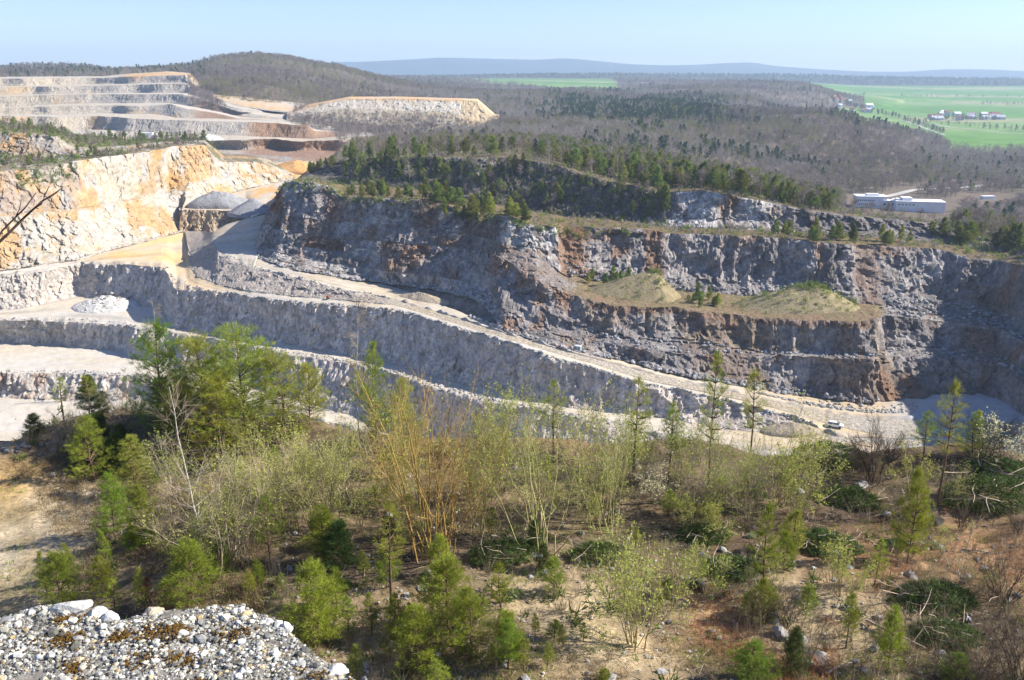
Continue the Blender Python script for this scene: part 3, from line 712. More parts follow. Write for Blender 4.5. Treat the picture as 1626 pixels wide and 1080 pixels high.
from_idx = np.interp(lt, lk, np.arange(len(tk)))
i0 = np.clip(np.floor(from_idx).astype(int), 0, len(tk) - 2); fr = (from_idx - i0)[:, None]; fr = fr * fr * (3 - 2 * fr)
gz = base[i0] * (1 - fr) + base[i0 + 1] * fr
# smooth a little across the view
kern = np.ones(9) / 9
gz = np.array([np.convolve(np.pad(r, 4, mode='edge'), kern, 'valid') for r in gz])
gx = (gpx[None, :] - 813) / FPX * tt[:, None]
gy = np.sqrt(np.maximum(tt[:, None] ** 2, 1)) * np.ones_like(gx) * 1.0
# depth along the view axis -> ground distance: y = (t + z*SP)/CP
gy = (tt[:, None] + gz * SP) / CP
GG = np.stack([gx, gy, gz], -1)
GG[..., 2] += sstep(520, 900, tt)[:, None] * (15.0 * fbm(np.stack([gx, gy, gx * 0], -1) / 190.0, 3, 801) * (gz > -84) * (1 - sstep(2600, 3600, tt))[:, None] * (1 - hsmooth(gpx, 420, 800, 30)[None, :] * (1 - sstep(1040, 1130, tt))[:, None]) + 1.5 * fbm(np.stack([gx, gy, gx * 0], -1) / 40.0, 2, 803))
PXG = gpx[None, :] * np.ones_like(gx); TG = tt[:, None] * np.ones_like(gx)
nb = fbm(np.stack([gx, gy, gx * 0], -1) / 160.0, 4, 811)
nf = fbm(np.stack([gx / 500, gy / 900, gx * 0], -1), 2, 821)
bandn = np.sin(gy / 140.0 + 2.0 * nf + gx / 900)
fieldR = (gz < -40) & (TG > 1120) & (TG < 4500) & (PXG > 1300 - (TG - 1400) * 0.012)
fieldR &= ~((TG < 2700) & (PXG < np.interp(TG, [1120, 1250, 1400, 1600, 1800, 2200, 2700], [1512, 1495, 1430, 1350, 1300, 1372, 1372])) )
fieldL = (TG > 2150) & (TG < 4200) & (PXG > np.interp(TG, [2150, 2600, 3000, 4200], [930, 860, 720, 690]) + 15 * nb) & (PXG < np.interp(TG, [2150, 2450, 2700, 4200], [1040, 1040, 985, 970]) + 10 * nb)
ridgeF = TG > 5800
fld = (fieldR | fieldL)
c = np.ones_like(GG) * C3(0.115, 0.093, 0.072)
c = mixc(c, C3(0.15, 0.12, 0.09)[None, None], 0.5 + nb)
gcol = mixc(C3(0.085, 0.20, 0.03)[None, None], C3(0.17, 0.26, 0.085)[None, None], 0.5 + 0.9 * bandn * .5 + .4 * nb)
gcol = mixc(gcol, C3(.32, .27, .18)[None, None], sstep(.62, .9, bandn * .7 + nb) * .7)
# brown fallow strip beside the far village
gcol = mixc(gcol, C3(.34, .28, .18)[None, None], hsmooth(PXG, 1440, 1640, 25) * hsmooth(TG, 1800, 1950, 30) * .6)
c = np.where(fld[..., None], gcol, c)
c = np.where(((TG > 4450) & ~ridgeF)[..., None], C3(.05, .055, .045) * (1 + .4 * nb[..., None]), c)
c = np.where(ridgeF[..., None], C3(0.05, 0.065, 0.07) * (1 + .5 * nb[..., None]), c)
def fm(m): return m[:-1, :-1]
o = grid_obj("field", GG, c, M_LAND, True, fm(fld)); o["kind"] = "structure"; o["label"] = "wide green farm fields in the valley"
o = grid_obj("woodland_ground", GG, c, M_LAND, True, fm(~fld & ~ridgeF)); o["kind"] = "structure"; o["label"] = "brown leaf covered ground under the bare woods"
o = grid_obj("distant_hills", GG, c, M_LAND, True, fm(ridgeF)); o["kind"] = "structure"; o["label"] = "long blue ridge on the horizon"

def land_at(px, t):
    j = np.interp(px, gpx, np.arange(len(gpx))); i = np.interp(t, tt, np.arange(len(tt)))
    j0 = np.clip(j.astype(int), 0, len(gpx) - 2); i0 = np.clip(i.astype(int), 0, len(tt) - 2)
    fj = (j - j0)[..., None]; fi = (i - i0)[..., None]
    return (GG[i0, j0] * (1 - fj) + GG[i0, j0 + 1] * fj) * (1 - fi) + (GG[i0 + 1, j0] * (1 - fj) + GG[i0 + 1, j0 + 1] * fj) * fi
def land_class(px, t):
    j = np.clip(np.round(np.interp(px, gpx, np.arange(len(gpx)))).astype(int), 0, len(gpx) - 1); i = np.clip(np.round(np.interp(t, tt, np.arange(len(tt)))).astype(int), 0, len(tt) - 1)
    return fld[i, j]

# ---- pale flat-topped spoil block in front of the wooded hill
ss = np.arange(455, 797, 2.0)
S0 = [(455, 215, 905), (560, 222, 905), (700, 224, 905), (800, 214, 905), (830, 205, 900)]
S1 = [(455, 200, 925), (500, 196, 930), (700, 200, 930), (740, 206, 925), (770, 206, 922), (790, 195, 930), (830, 190, 935)]
S2 = [(455, 186, 945), (500, 180, 950), (540, 172, 955), (700, 178, 955), (730, 182, 955), (770, 192, 945), (785, 184, 950), (830, 186, 950)]
S3 = [(455, 181, 955), (490, 172, 965), (515, 163, 970), (555, 157, 975), (640, 156.5, 975), (730, 159, 975), (758, 160, 975), (786, 184, 962), (830, 192, 955)]
S4 = [(455, 178, 1010), (490, 166, 1030), (555, 153.5, 1050), (640, 153.5, 1050), (758, 157, 1040), (786, 181, 985), (830, 190, 975)]
SPB = Loft([S0, S1, S2, S3, S4], ss, [
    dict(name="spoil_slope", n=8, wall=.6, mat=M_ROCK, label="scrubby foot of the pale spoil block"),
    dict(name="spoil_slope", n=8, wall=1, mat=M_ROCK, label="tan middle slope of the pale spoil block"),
    dict(name="rock_face", n=10, wall=1, label="pale upper wall of the flat topped spoil block"),
    dict(name="spoil_top", n=5, label="tan flat top of the spoil block"),
], wall_amp=1.8, groove=1.5, seed=131)
for i, sg in enumerate(SPB.segs): sg['id'] = i
def col_s(sg, P, wp, s):
    k = sg['id']
    n1 = fbm(P / 30.0, 4, 701); n2 = fbm(P * C3(1, 1, .3) / 8.0, 4, 707); n3 = fbm(P / 4, 3, 703)
    c = mixc(C3(.42, .36, .28)[None, None], C3(.52, .48, .42)[None, None], .5 + n2 + .4 * n3)
    if k < 2: c = mixc(c, C3(.27, .22, .14)[None, None], .55 + n1 * .6)
    if k == 3: c = mixc(c, ORANGE[None, None], .6 + n1)
    if k == 2: c = mixc(c, ORANGE[None, None], (wp > .85) * .6)
    c = mixc(c, C3(.56, .43, .26)[None, None], sstep(726, 740, s) * (k > 0) * .9)
    return np.clip(c, .02, .7)
SPB.build(col_s)

# ------------------------------------------------------------------ stones, heaps, tubes, needles
_ph = (1 + 5 ** 0.5) / 2
ICO_V = np.array([(-1, _ph, 0), (1, _ph, 0), (-1, -_ph, 0), (1, -_ph, 0), (0, -1, _ph), (0, 1, _ph), (0, -1, -_ph), (0, 1, -_ph), (_ph, 0, -1), (_ph, 0, 1), (-_ph, 0, -1), (-_ph, 0, 1)], float)
ICO_V /= np.linalg.norm(ICO_V[0])
ICO_F = np.array([(0, 11, 5), (0, 5, 1), (0, 1, 7), (0, 7, 10), (0, 10, 11), (1, 5, 9), (5, 11, 4), (11, 10, 2), (10, 7, 6), (7, 1, 8), (3, 9, 4), (3, 4, 2), (3, 2, 6), (3, 6, 8), (3, 8, 9), (4, 9, 5), (2, 4, 11), (6, 2, 10), (8, 6, 7), (9, 8, 1)])

def rand_rot(n, r):
    q = r.normal(size=(n, 4)); q /= np.linalg.norm(q, axis=1)[:, None]
    w, x, y, z = q.T
    return np.stack([np.stack([1 - 2 * (y * y + z * z), 2 * (x * y - z * w), 2 * (x * z + y * w)], -1),
                     np.stack([2 * (x * y + z * w), 1 - 2 * (x * x + z * z), 2 * (y * z - x * w)], -1),
                     np.stack([2 * (x * z - y * w), 2 * (y * z + x * w), 1 - 2 * (x * x + y * y)], -1)], 1)

def stones_mesh(name, pos, size, mat, r=rng, sink=0.2, cols=None, flat=0.75):
    n = len(pos)
    v = ICO_V[None] * (1 + r.uniform(-0.28, 0.22, (n, 12, 1)))
    v = v * r.uniform(0.65, 1.25, (n, 1, 3))
    v = np.einsum('nij,nkj->nki', rand_rot(n, r), v)
    v[..., 2] *= flat
    v = v * (np.asarray(size)[:, None, None] * 0.5)
    v = v + pos[:, None, :]
    v[..., 2] += (np.asarray(size) * (0.5 * flat - sink))[:, None]
    f = ICO_F[None] + (np.arange(n) * 12)[:, None, None]
    c = None if cols is None else np.repeat(cols, 12, 0)
    return mesh_np(name, v.reshape(-1, 3), f.reshape(-1, 3), c, False, [mat])

def boulder_mesh(name, size, mat, seed=0, sub=3, flat=0.75):
    """an angular broken rock"""
    import bmesh
    bm = bmesh.new()
    bmesh.ops.create_icosphere(bm, subdivisions=sub, radius=0.5)
    v = np.array([x.co[:] for x in bm.verts])
    r = np.random.default_rng(seed)
    d = v / np.linalg.norm(v, axis=1)[:, None]
    lim = np.full(len(v), 0.62)
    for k in range(9):                       # cut by random planes: flat broken facets
        nrm = r.normal(size=3); nrm /= np.linalg.norm(nrm)
        dd = d @ nrm
        lim = np.where(dd > 0.05, np.minimum(lim, r.uniform(0.26, 0.5) / np.maximum(dd, 0.05)), lim)
    v = d * lim[:, None]
    v = v * (1 + 0.09 * fbm(v * 5 + seed * 3.1, 3, 5))[:, None] * np.array([1.15, 0.9, flat])
    v[:, 2] -= v[:, 2].min() * 0.8
    f = np.array([[q.index for q in p.verts] for p in bm.faces])
    bm.free()
    return mesh_np(name, v * size, f, None, False, [mat])

def heap_obj(name, centre, rx, ry, h, colour, mat=M_HEAP, seed=0, rough=0.12, prof=1.15, rot=0.0, n=60, rings=26, kind=None, below=1.5, tops=None):
    """a tipped heap: uneven cone on its own footprint"""
    a = np.linspace(0, 2 * math.pi, n, endpoint=False)
    rr = np.linspace(0, 1.12, rings)
    A, RR = np.meshgrid(a, rr)
    ra = np.where(np.cos(A) > 0, rx[1] if isinstance(rx, tuple) else rx, rx[0] if isinstance(rx, tuple) else rx)
    rb = np.where(np.sin(A) > 0, ry[1] if isinstance(ry, tuple) else ry, ry[0] if isinstance(ry, tuple) else ry)
    x = np.cos(A) * RR * ra; y = np.sin(A) * RR * rb
    p = np.stack([x, y, 0 * x], -1)
    sc = max(h, 1.0)
    edge = 1 + 0.18 * fbm(np.stack([np.cos(A) * 1.5, np.sin(A) * 1.5, 0 * A + seed], -1), 3, seed)
    z = h * np.clip(1 - (RR / edge), -0.3, 1) ** 1.0 if prof == 1 else h * np.sign(1 - RR / edge) * np.abs(1 - RR / edge) ** prof
    z = np.where(RR < 0.14, z * (1 - 0.5 * (0.14 - RR)), z)
    z = z + rough * h * fbm(p / (sc * 0.45) + seed, 4, seed + 3) * np.clip(1.1 - RR, 0.2, 1)
    z = np.where(RR > 1.05, np.minimum(z, -below), z)
    c, s_ = math.cos(rot), math.sin(rot)
    v = np.stack([x * c - y * s_, x * s_ + y * c, z], -1)
    K, M = A.shape
    idx = np.arange(K * M).reshape(K, M)
    f = np.stack([idx[:-1, :], np.roll(idx, -1, 1)[:-1, :], np.roll(idx, -1, 1)[1:, :], idx[1:, :]], -1).reshape(-1, 4)
    n3 = fbm(v / 2.0 + seed, 3, seed + 8)
    cc = np.ones_like(v) * colour * (1 + 0.35 * n3[..., None])
    me = mesh_np(name, v.reshape(-1, 3), f, np.clip(cc, .01, .8).reshape(-1, 3), False, [mat])
    return link(name, me, loc=tuple(centre), kind=kind)

def tubes(P, Rd, sides=3):
    """P (N,k,3), Rd (N,k) -> verts, tri faces"""
    P = np.asarray(P, float); Rd = np.asarray(Rd, float)
    N, k, _ = P.shape
    T = np.gradient(P, axis=1); T /= np.linalg.norm(T, axis=2)[..., None] + 1e-9
    ref = np.where(np.abs(T[..., 2:3]) > 0.8, np.array([1.0, 0, 0]), np.array([0, 0, 1.0]))
    U = np.cross(T, ref); U /= np.linalg.norm(U, axis=2)[..., None] + 1e-9
    V = np.cross(T, U)
    a = np.arange(sides) * 2 * math.pi / sides
    ring = P[:, :, None, :] + Rd[:, :, None, None] * (U[:, :, None, :] * np.cos(a)[None, None, :, None] + V[:, :, None, :] * np.sin(a)[None, None, :, None])
    v = ring.reshape(-1, 3)
    i = np.arange(N * k * sides).reshape(N, k, sides)
    q0 = i[:, :-1]; q1 = np.roll(i, -1, 2)[:, :-1]; q2 = np.roll(i, -1, 2)[:, 1:]; q3 = i[:, 1:]
    f = np.concatenate([np.stack([q0, q1, q2], -1).reshape(-1, 3), np.stack([q0, q2, q3], -1).reshape(-1, 3)])
    return v, f

def needle_tris(pos, dr, k, ln, wd, spread, r):
    n = len(pos)
    d = dr[:, None, :] + r.normal(size=(n, k, 3)) * spread
    d /= np.linalg.norm(d, axis=2)[..., None]
    side = np.cross(d, r.normal(size=(n, k, 3))); side /= np.linalg.norm(side, axis=2)[..., None] + 1e-9
    L = ln * r.uniform(0.7, 1.2, (n, k, 1))
    b = pos[:, None, :] + r.normal(size=(n, k, 3)) * ln * 0.22
    v = np.stack([b - side * wd * .5, b + side * wd * .5, b + d * L], 2).reshape(-1, 3)
    return v, np.arange(n * k * 3).reshape(-1, 3)

def leaf_tris(pos, size, r):
    n = len(pos)
    d = r.normal(size=(n, 3)); d /= np.linalg.norm(d, axis=1)[:, None]
    s_ = np.cross(d, r.normal(size=(n, 3))); s_ /= np.linalg.norm(s_, axis=1)[:, None]
    L = size * r.uniform(.6, 1.3, (n, 1))
    v = np.stack([pos - s_ * L * .4, pos + s_ * L * .4, pos + d * L], 1).reshape(-1, 3)
    return v, np.arange(n * 3).reshape(-1, 3)

def combine(name, parts, mats, smooth=False):
    """parts: list of (v, f, material index)"""
    V, Fc, MI, o = [], [], [], 0
    for v, f, m in parts:
        V.append(v); Fc.append(f + o); MI.append(np.full(len(f), m)); o += len(v)
    return mesh_np(name, np.concatenate(V), np.concatenate(Fc), None, smooth, mats, np.concatenate(MI))

def norm(v):
    return v / (np.linalg.norm(v, axis=-1, keepdims=True) + 1e-9)

def pine_data(seed, h, w, base, step, nb, k, ln, wd, top=0.55, sparse=1.0, lean=0.0, gap=0.0, shape=0.8):
    r = np.random.default_rng(seed)
    n = 7
    zz = np.linspace(0, 1, n)
    bend = r.normal(size=2) * 0.03 * h
    tx = bend[0] * np.sin(zz * 3) + lean * h * zz ** 2; ty = bend[1] * np.sin(zz * 2.3)
    TP = np.stack([tx, ty, zz * h], -1)
    tr = 0.013 * h * (1 - 0.92 * zz) + 0.006
    def trunk(z):
        return np.array([np.interp(z, TP[:, 2], TP[:, 0]), np.interp(z, TP[:, 2], TP[:, 1]), z])
    BP, BR, tp, td = [], [], [], []
    z = base * h
    while z < h * 0.96:
        f = (z - base * h) / (h * (1 - base))
        prof = (1 - f) ** shape * min(1.0, 0.45 + 2.2 * f + (0.25 if base < .2 else 0))
        L0 = w * 0.5 * prof + 0.06 * h * (1 - f) * .5
        for b in range(max(3, int(nb + r.integers(-1, 2)))):
            if r.random() < gap: continue
            az = r.uniform(0, 2 * math.pi); el = R(8 + 42 * f + r.normal() * 9)
            L = L0 * r.uniform(0.6, 1.15)
            d = np.array([math.cos(az) * math.cos(el), math.sin(az) * math.cos(el), math.sin(el)])
            p0 = trunk(z + r.normal() * step * .25)
            p1 = p0 + d * L * .5; p2 = p0 + d * L + np.array([0, 0, 0.14 * L])
            BP.append([p0, p1, p2]); BR.append([0.006 * h * (1 - f) + .004, 0.004 * h * (1 - f) + .003, 0.002])
            m = max(2, int(L / (ln * 0.75) * sparse))
            side = np.cross(d, [0, 0, 1.0]); side /= np.linalg.norm(side) + 1e-9
            for q in range(m):
                u = r.uniform(0.28, 1.0) if q else 1.0
                off = r.normal() * 0.26 * L * (1.1 - abs(u - .6)) * (0 if q == 0 else 1)
                p = p0 + (p2 - p0) * u + side * off + np.array([0, 0, abs(r.normal()) * 0.05 * L])
                tp.append(p); td.append(norm(d * .8 + side * np.sign(off) * .5 * (q > 0) + np.array([0, 0, top])))
        z += step * h * r.uniform(.8, 1.2) * (1.1 - .35 * f)
    for q in range(6):
        tp.append(trunk(h * (0.94 + 0.011 * q))); td.append(np.array([0, 0, 1.0]))
    tv, tf = tubes(TP[None], tr[None], 6)
    bv, bf = tubes(np.array(BP), np.array(BR), 3)
    nv, nf_ = needle_tris(np.array(tp), np.array(td), k, ln, wd, 0.55, r)
    return (tv, tf), (bv, bf), (nv, nf_)

class Proto:
    """a kind of plant: parts = list of (part name, mesh)"""
    def __init__(self, h, w, parts): self.h = h; self.w = w; self.parts = parts

def make_pine(seed, h, w, mat, bark=M_BARK, **kw):
    t, b, n = pine_data(seed, h, w, **kw)
    tm = combine("trunk", [(t[0], t[1], 0)], [bark], True)
    cm = combine("crown", [(b[0], b[1], 0), (n[0], n[1], 1)], [bark, mat])
    return Proto(h, w, [("trunk", tm), ("crown", cm)])

def shrub_proto(seed, h, w, stems, nbr, ntw, mat, bud=None, nbud=0, bsize=.06, upright=0.5, rad=0.012, clump=.25):
    r = np.random.default_rng(seed)
    parts = []; ends = []
    for s in range(stems):
        az = r.uniform(0, 2 * math.pi); out = w * .5 * r.uniform(.15, 1.0) ** .7
        hs = h * r.uniform(.6, 1.0) * (1 - .18 * (out / (w * .5)) ** 2)
        b0 = np.array([math.cos(az), math.sin(az), 0]) * clump * r.uniform(.2, 1)
        u = np.linspace(0, 1, 6)
        ox = (u ** (1.0 + upright * .6)) * out
        P = b0 + np.stack([math.cos(az) * ox, math.sin(az) * ox, u * hs], -1) + np.cumsum(r.normal(size=(6, 3)) * h * .02, 0)
        P[0] = b0; P[0, 2] = -.05
        rd = rad * h * .5 * r.uniform(.6, 1.1) * (1 - .85 * u) + .004
        V = [tubes(P[None], rd[None], 4) + (0,)]
        bf = r.uniform(.22, .97, nbr)
        B0 = np.stack([np.interp(bf, u, P[:, i]) for i in range(3)], -1)
        tang = norm(P[-1] - P[1])
        bd = norm(tang + r.normal(size=(nbr, 3)) * .58 + np.array([math.cos(az), math.sin(az), 0]) * .12)
        bl = h * .30 * (1.15 - bf * .75) * r.uniform(.6, 1.2, nbr)
        uu = np.linspace(0, 1, 4)
        BP = B0[:, None] + bd[:, None] * (bl[:, None] * uu[None])[..., None]
        BP[:, :, 2] += (bl[:, None] * .18 * uu[None] ** 2)
        BP += np.cumsum(r.normal(size=BP.shape) * h * .006, 1) * (uu[None, :, None] > 0)
        V.append(tubes(BP, (.0035 + .0032 * h * .3 * (1 - bf))[:, None] * (1 - .75 * uu)[None], 3) + (0,))
        nt = nbr * ntw
        ti = np.repeat(np.arange(nbr), ntw); tf = r.uniform(.2, 1, nt)
        j = np.clip((tf * 3).astype(int), 0, 2); fr = tf * 3 - j
        T0 = BP[ti, j] * (1 - fr[:, None]) + BP[ti, j + 1] * fr[:, None]
        td = norm(bd[ti] + r.normal(size=(nt, 3)) * .5 + np.array([0, 0, .25]))
        tl = h * .11 * r.uniform(.5, 1.3, nt)
        u3 = np.array([0, .55, 1.0])
        TP = T0[:, None] + td[:, None] * (tl[:, None] * u3[None])[..., None]
        TP[:, 2, 2] += tl * .1
        V.append(tubes(TP, np.full(nt, .0042)[:, None] * np.array([1.0, .8, .25])[None], 3) + (0,))
        ends.append(TP[:, 1]); ends.append(TP[:, 2])
        parts.append(("stem", combine("stem", V, [mat])))
    if bud is not None and nbud:
        E = np.concatenate(ends); p = E[r.integers(0, len(E), nbud)] + r.normal(size=(nbud, 3)) * .03
        v, f = leaf_tris(p, bsize, r)
        parts.append(("foliage", combine("foliage", [(v, f, 0)], [bud])))
    return Proto(h, w, parts)

def birch_proto(seed, h, w, mat=M_BIRCH, twig=M_TWIG, bud=None, nb=34):
    r = np.random.default_rng(seed)
    u = np.linspace(0, 1, 9)
    P = np.stack([np.cumsum(r.normal(size=9) * h * .016) - .04 * h * u, np.cumsum(r.normal(size=9) * h * .012), u * h], -1); P[0] = (0, 0, -.05)
    tm = combine("trunk", [tubes(P[None], (.0068 * h * (1 - .9 * u) + .004)[None], 6) + (0,)], [mat], True)
    bf = r.uniform(.25, .97, nb); B0 = np.stack([np.interp(bf, u, P[:, i]) for i in range(3)], -1)
    az = r.uniform(0, 6.28, nb); bl = w * .5 * (1.1 - bf * .8) * r.uniform(.6, 1.2, nb)
    bd = norm(np.stack([np.cos(az), np.sin(az), .55 + r.normal(size=nb) * .2], -1))
    uu = np.linspace(0, 1, 4)
    BP = B0[:, None] + bd[:, None] * (bl[:, None] * uu)[..., None]; BP[:, :, 2] += bl[:, None] * .2 * uu ** 2
    V = [tubes(BP, (.005 + .004 * h * .35 * (1 - bf))[:, None] * (1 - .75 * uu), 3) + (1,)]
    ntw = 12; nt = nb * ntw; ti = np.repeat(np.arange(nb), ntw); tf = r.uniform(.2, 1, nt)
    j = np.clip((tf * 3).astype(int), 0, 2); fr = tf * 3 - j
    T0 = BP[ti, j] * (1 - fr[:, None]) + BP[ti, j + 1] * fr[:, None]
    td = norm(bd[ti] + r.normal(size=(nt, 3)) * .5); tl = .10 * h * r.uniform(.5, 1.2, nt)
    TP = T0[:, None] + td[:, None] * (tl[:, None] * np.array([0, .5, 1.0]))[..., None]
    V.append(tubes(TP, np.full((nt, 3), .006) * np.array([1, .8, .3]), 3) + (0,))
    parts = [("trunk", tm), ("branches", combine("branches", V, [twig, mat]))]
    if bud is not None:
        v, f = leaf_tris(TP[:, 2][r.integers(0, nt, nt * 2)] + r.normal(size=(nt * 2, 3)) * .04, .07, r)
        parts.append(("foliage", combine("foliage", [(v, f, 0)], [bud])))
    return Proto(h, w, parts)

def brush_proto(seed, w, mat, sticks=16):
    """felled pine branches thrown in a low heap"""
    r = np.random.default_rng(seed)
    n = 420
    a = r.uniform(0, 6.28, n); q = np.sqrt(r.uniform(0, 1, n)) * w * .5
    hh = .22 * w * np.clip(1 - (q / (w * .5)) ** 1.6, 0.08, 1)
    p = np.stack([q * np.cos(a), q * np.sin(a) * .65, hh * r.uniform(.3, 1, n)], -1)
    d = norm(np.stack([r.normal(size=n), r.normal(size=n), r.normal(size=n) * .35 + .15], -1))
    v, f = needle_tris(p, d, 12, .26, .028, .35, r)
    m = sticks
    s0 = np.stack([r.uniform(-.5, .5, m) * w, r.uniform(-.32, .32, m) * w, r.uniform(.04, .18, m) * w], -1)
    sd_ = norm(np.stack([r.normal(size=m), r.normal(size=m), r.normal(size=m) * .28], -1)); sl = r.uniform(.3, .7, m) * w * .6
    SP_ = s0[:, None] + sd_[:, None] * (sl[:, None] * np.linspace(-.5, .5, 4))[..., None] + r.normal(size=(m, 4, 3)) * .04
    sv, sf = tubes(SP_, np.full((m, 4), .022) * np.array([1, .9, .7, .35]), 4)
    return Proto(.25 * w, w, [("needles", combine("needles", [(v, f, 0)], [mat])), ("sticks", combine("sticks", [(sv, sf, 0)], [M_DEAD]))])

def place(pr, name, loc, h, label, cat, group=None, wscale=1.0, rz=None, r=rng, lean=None):
    o = empty(name, loc, label, cat, group, r.uniform(0, 6.28) if rz is None else rz)
    k = h / pr.h
    o.scale = (k * wscale, k * wscale, k)
    if lean is not None: o.rotation_euler = (lean[0], lean[1], o.rotation_euler[2])
    for nm, me in pr.parts:
        c = bpy.data.objects.new(nm, me); COL.objects.link(c); c.parent = o
    return o

# ------------------------------------------------------------------ foreground terrace below the lookout
EDGE = [(-300, 672), (0, 672), (60, 666), (130, 652), (200, 645), (260, 648), (450, 664), (560, 688), (700, 697), (850, 694), (1000, 697), (1150, 704), (1300, 714), (1450, 717), (1500, 714), (1626, 724), (1950, 738)]
_e = at_z([a for a, b in EDGE], [b for a, b in EDGE], -20.5)
_o = np.argsort(_e[:, 0])
EX, EY = _e[_o, 0], _e[_o, 1]
def zf(x, y):
    x = np.asarray(x, float); y = np.asarray(y, float)
    p = np.stack([x, y, 0 * x], -1)
    ye = np.interp(x, EX, EY) + 1.2 * fbm(p / 5.0, 3, 901)
    z = -20.5 + 0.75 * fbm(p / 8.0, 3, 903) + 0.30 * fbm(p / 2.2, 3, 905) + 0.10 * fbm(p / .5, 3, 907)
    left = sstep(-13, -21, x)
    z = z - 0.9 * left
    d = y - ye
    z = z + left * 1.9 * np.exp(-((d + 3.2) / 2.4) ** 2) * sstep(-34, -25, x)
    z = z + 0.35 * np.exp(-((d + 1.0) / 1.2) ** 2) * (1 - left)
    z = z - np.where(d > 0, d * 1.35, 0)
    z = np.maximum(z, -119)
    nr = 13.5 - y
    z = z + np.where(nr > 0, nr * 1.75, 0)
    z = np.minimum(z, -2.4 - np.clip(y - 3, 0, 30) * .2)
    return z
gx1 = np.arange(-58, 78, 0.24); gy1 = np.concatenate([np.arange(3.4, 70, 0.24), np.arange(70.5, 170, 2.5)])
X1, Y1 = np.meshgrid(gx1, gy1)
Z1 = zf(X1, Y1)
P1 = np.stack([X1, Y1, Z1], -1)
PF = P1 * C3(1, 1, 0)
n1 = fbm(PF / 5.0, 4, 911); n2 = fbm(PF / 1.3, 4, 913); n3 = fbm(PF / .45, 3, 915)
c = mixc(C3(.105, .073, .047)[None, None], C3(.25, .19, .11)[None, None], .5 + n1 + .5 * n2)
c = mixc(c, C3(.05, .038, .027)[None, None], sstep(-.05, .3, n2 - .3 * n1) * .75)
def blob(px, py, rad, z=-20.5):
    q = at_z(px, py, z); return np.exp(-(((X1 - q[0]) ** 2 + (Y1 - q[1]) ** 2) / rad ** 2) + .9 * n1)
lf = sstep(-15.5, -20, X1 + 2.5 * n1) * sstep(54, 50.5, Y1)
c = mixc(c, mixc(C3(.44, .37, .265)[None, None], C3(.27, .215, .125)[None, None], .42 + n2 + .7 * n1), lf * .92)
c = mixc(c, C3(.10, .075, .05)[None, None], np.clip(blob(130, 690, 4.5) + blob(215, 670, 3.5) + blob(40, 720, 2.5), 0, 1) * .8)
c = mixc(c, C3(.50, .31, .10)[None, None], np.clip(blob(20, 770, 2.6, -21.4) * .8, 0, 1) * lf)
for a in [(840, 955, 2.2), (880, 985, 2.0), (600, 1010, 1.4), (1000, 1050, 2.4), (1260, 950, 2.2), (1300, 985, 2.5), (430, 730, 2.2), (930, 940, 1.6), (1130, 955, 1.5)]:
    c = mixc(c, C3(.46, .36, .22)[None, None], np.clip(blob(*a), 0, 1) * .8)
for a in [(1150, 1000, 1.6), (1230, 1060, 1.2), (1560, 880, 3), (1350, 880, 2.5), (640, 730, 2), (900, 690, 2)]:
    c = mixc(c, C3(.34, .17, .085)[None, None], np.clip(blob(*a), 0, 1) * .55)
d1 = Y1 - np.interp(X1, EX, EY)
c = mixc(c, C3(.48, .45, .40)[None, None], sstep(-.3, 1.5, d1))
c = mixc(c, C3(.40, .36, .30)[None, None], sstep(15.5, 12, Y1))
c = c * (1 + .35 * n3[..., None])
o = grid_obj("terrace_ground", P1, np.clip(c, .015, .7), M_SOIL, True); o["kind"] = "structure"; o["label"] = "brown littered ground of the terrace below the lookout"

# ledge at the viewer's feet
LEDGE = [(-700, 1000), (-300, 985), (0, 979), (40, 968), (95, 957), (130, 962), (170, 990), (195, 992), (240, 972), (300, 970), (380, 964), (440, 985), (490, 1036), (565, 1086), (640, 1180), (760, 1400)]
lp = np.interp(np.arange(-700, 762, 9), [a for a, b in LEDGE], [b for a, b in LEDGE])
lpx = np.arange(-700, 762, 9.0)
LZ = -1.66
e1 = at_z(lpx, lp, LZ)
rowsl = []
for w in np.linspace(0, 1, 40):
    q = e1.copy(); q[:, 1] = 0.1 + (e1[:, 1] - 0.1) * w; q[:, 0] = e1[:, 0] * (0.35 + 0.65 * w); q[:, 2] = LZ; rowsl.append(q)
for dy, dz in ((.03, -.04), (.06, -.14), (.10, -.4), (.2, -1.2), (.9, -4.5)):
    q = e1.copy(); q[:, 1] += dy; q[:, 2] += dz; rowsl.append(q)
GL = np.array(rowsl)
GL[..., 2] += 0.035 * fbm(GL / .35, 4, 921) + .012 * fbm(GL / .07, 3, 923)
GL[..., 1] += .02 * fbm(GL / .2, 3, 925)
cl = mixc(C3(.30, .29, .27)[None, None], C3(.17, .15, .12)[None, None], .5 + fbm(GL / .12, 3, 927))
o = grid_obj("lookout_ledge", GL, cl, M_GRAVEL, True); o["kind"] = "structure"; o["label"] = "gravel covered ledge at the viewer's feet"
def ledge_z(x, y):
    p = np.stack([x, y, np.full_like(x, LZ)], -1)
    return LZ + 0.035 * fbm(p / .35, 4, 921) + .012 * fbm(p / .07, 3, 923)
EXL, EYL = e1[:, 0], e1[:, 1]
def ledge_pts(n, r, lo=.4, inset=.0):
    x = r.uniform(-2.6, 0.1, n); yy = r.uniform(1.55, 3.1, n)
    ye = np.interp(x, EXL, EYL)
    ok = (yy < ye - inset) & (yy > .35)
    return x[ok], yy[ok]
r = np.random.default_rng(51)
x, y = ledge_pts(80000, r)
sz = np.exp(r.normal(-4.95, .55, len(x))).clip(.004, .04)
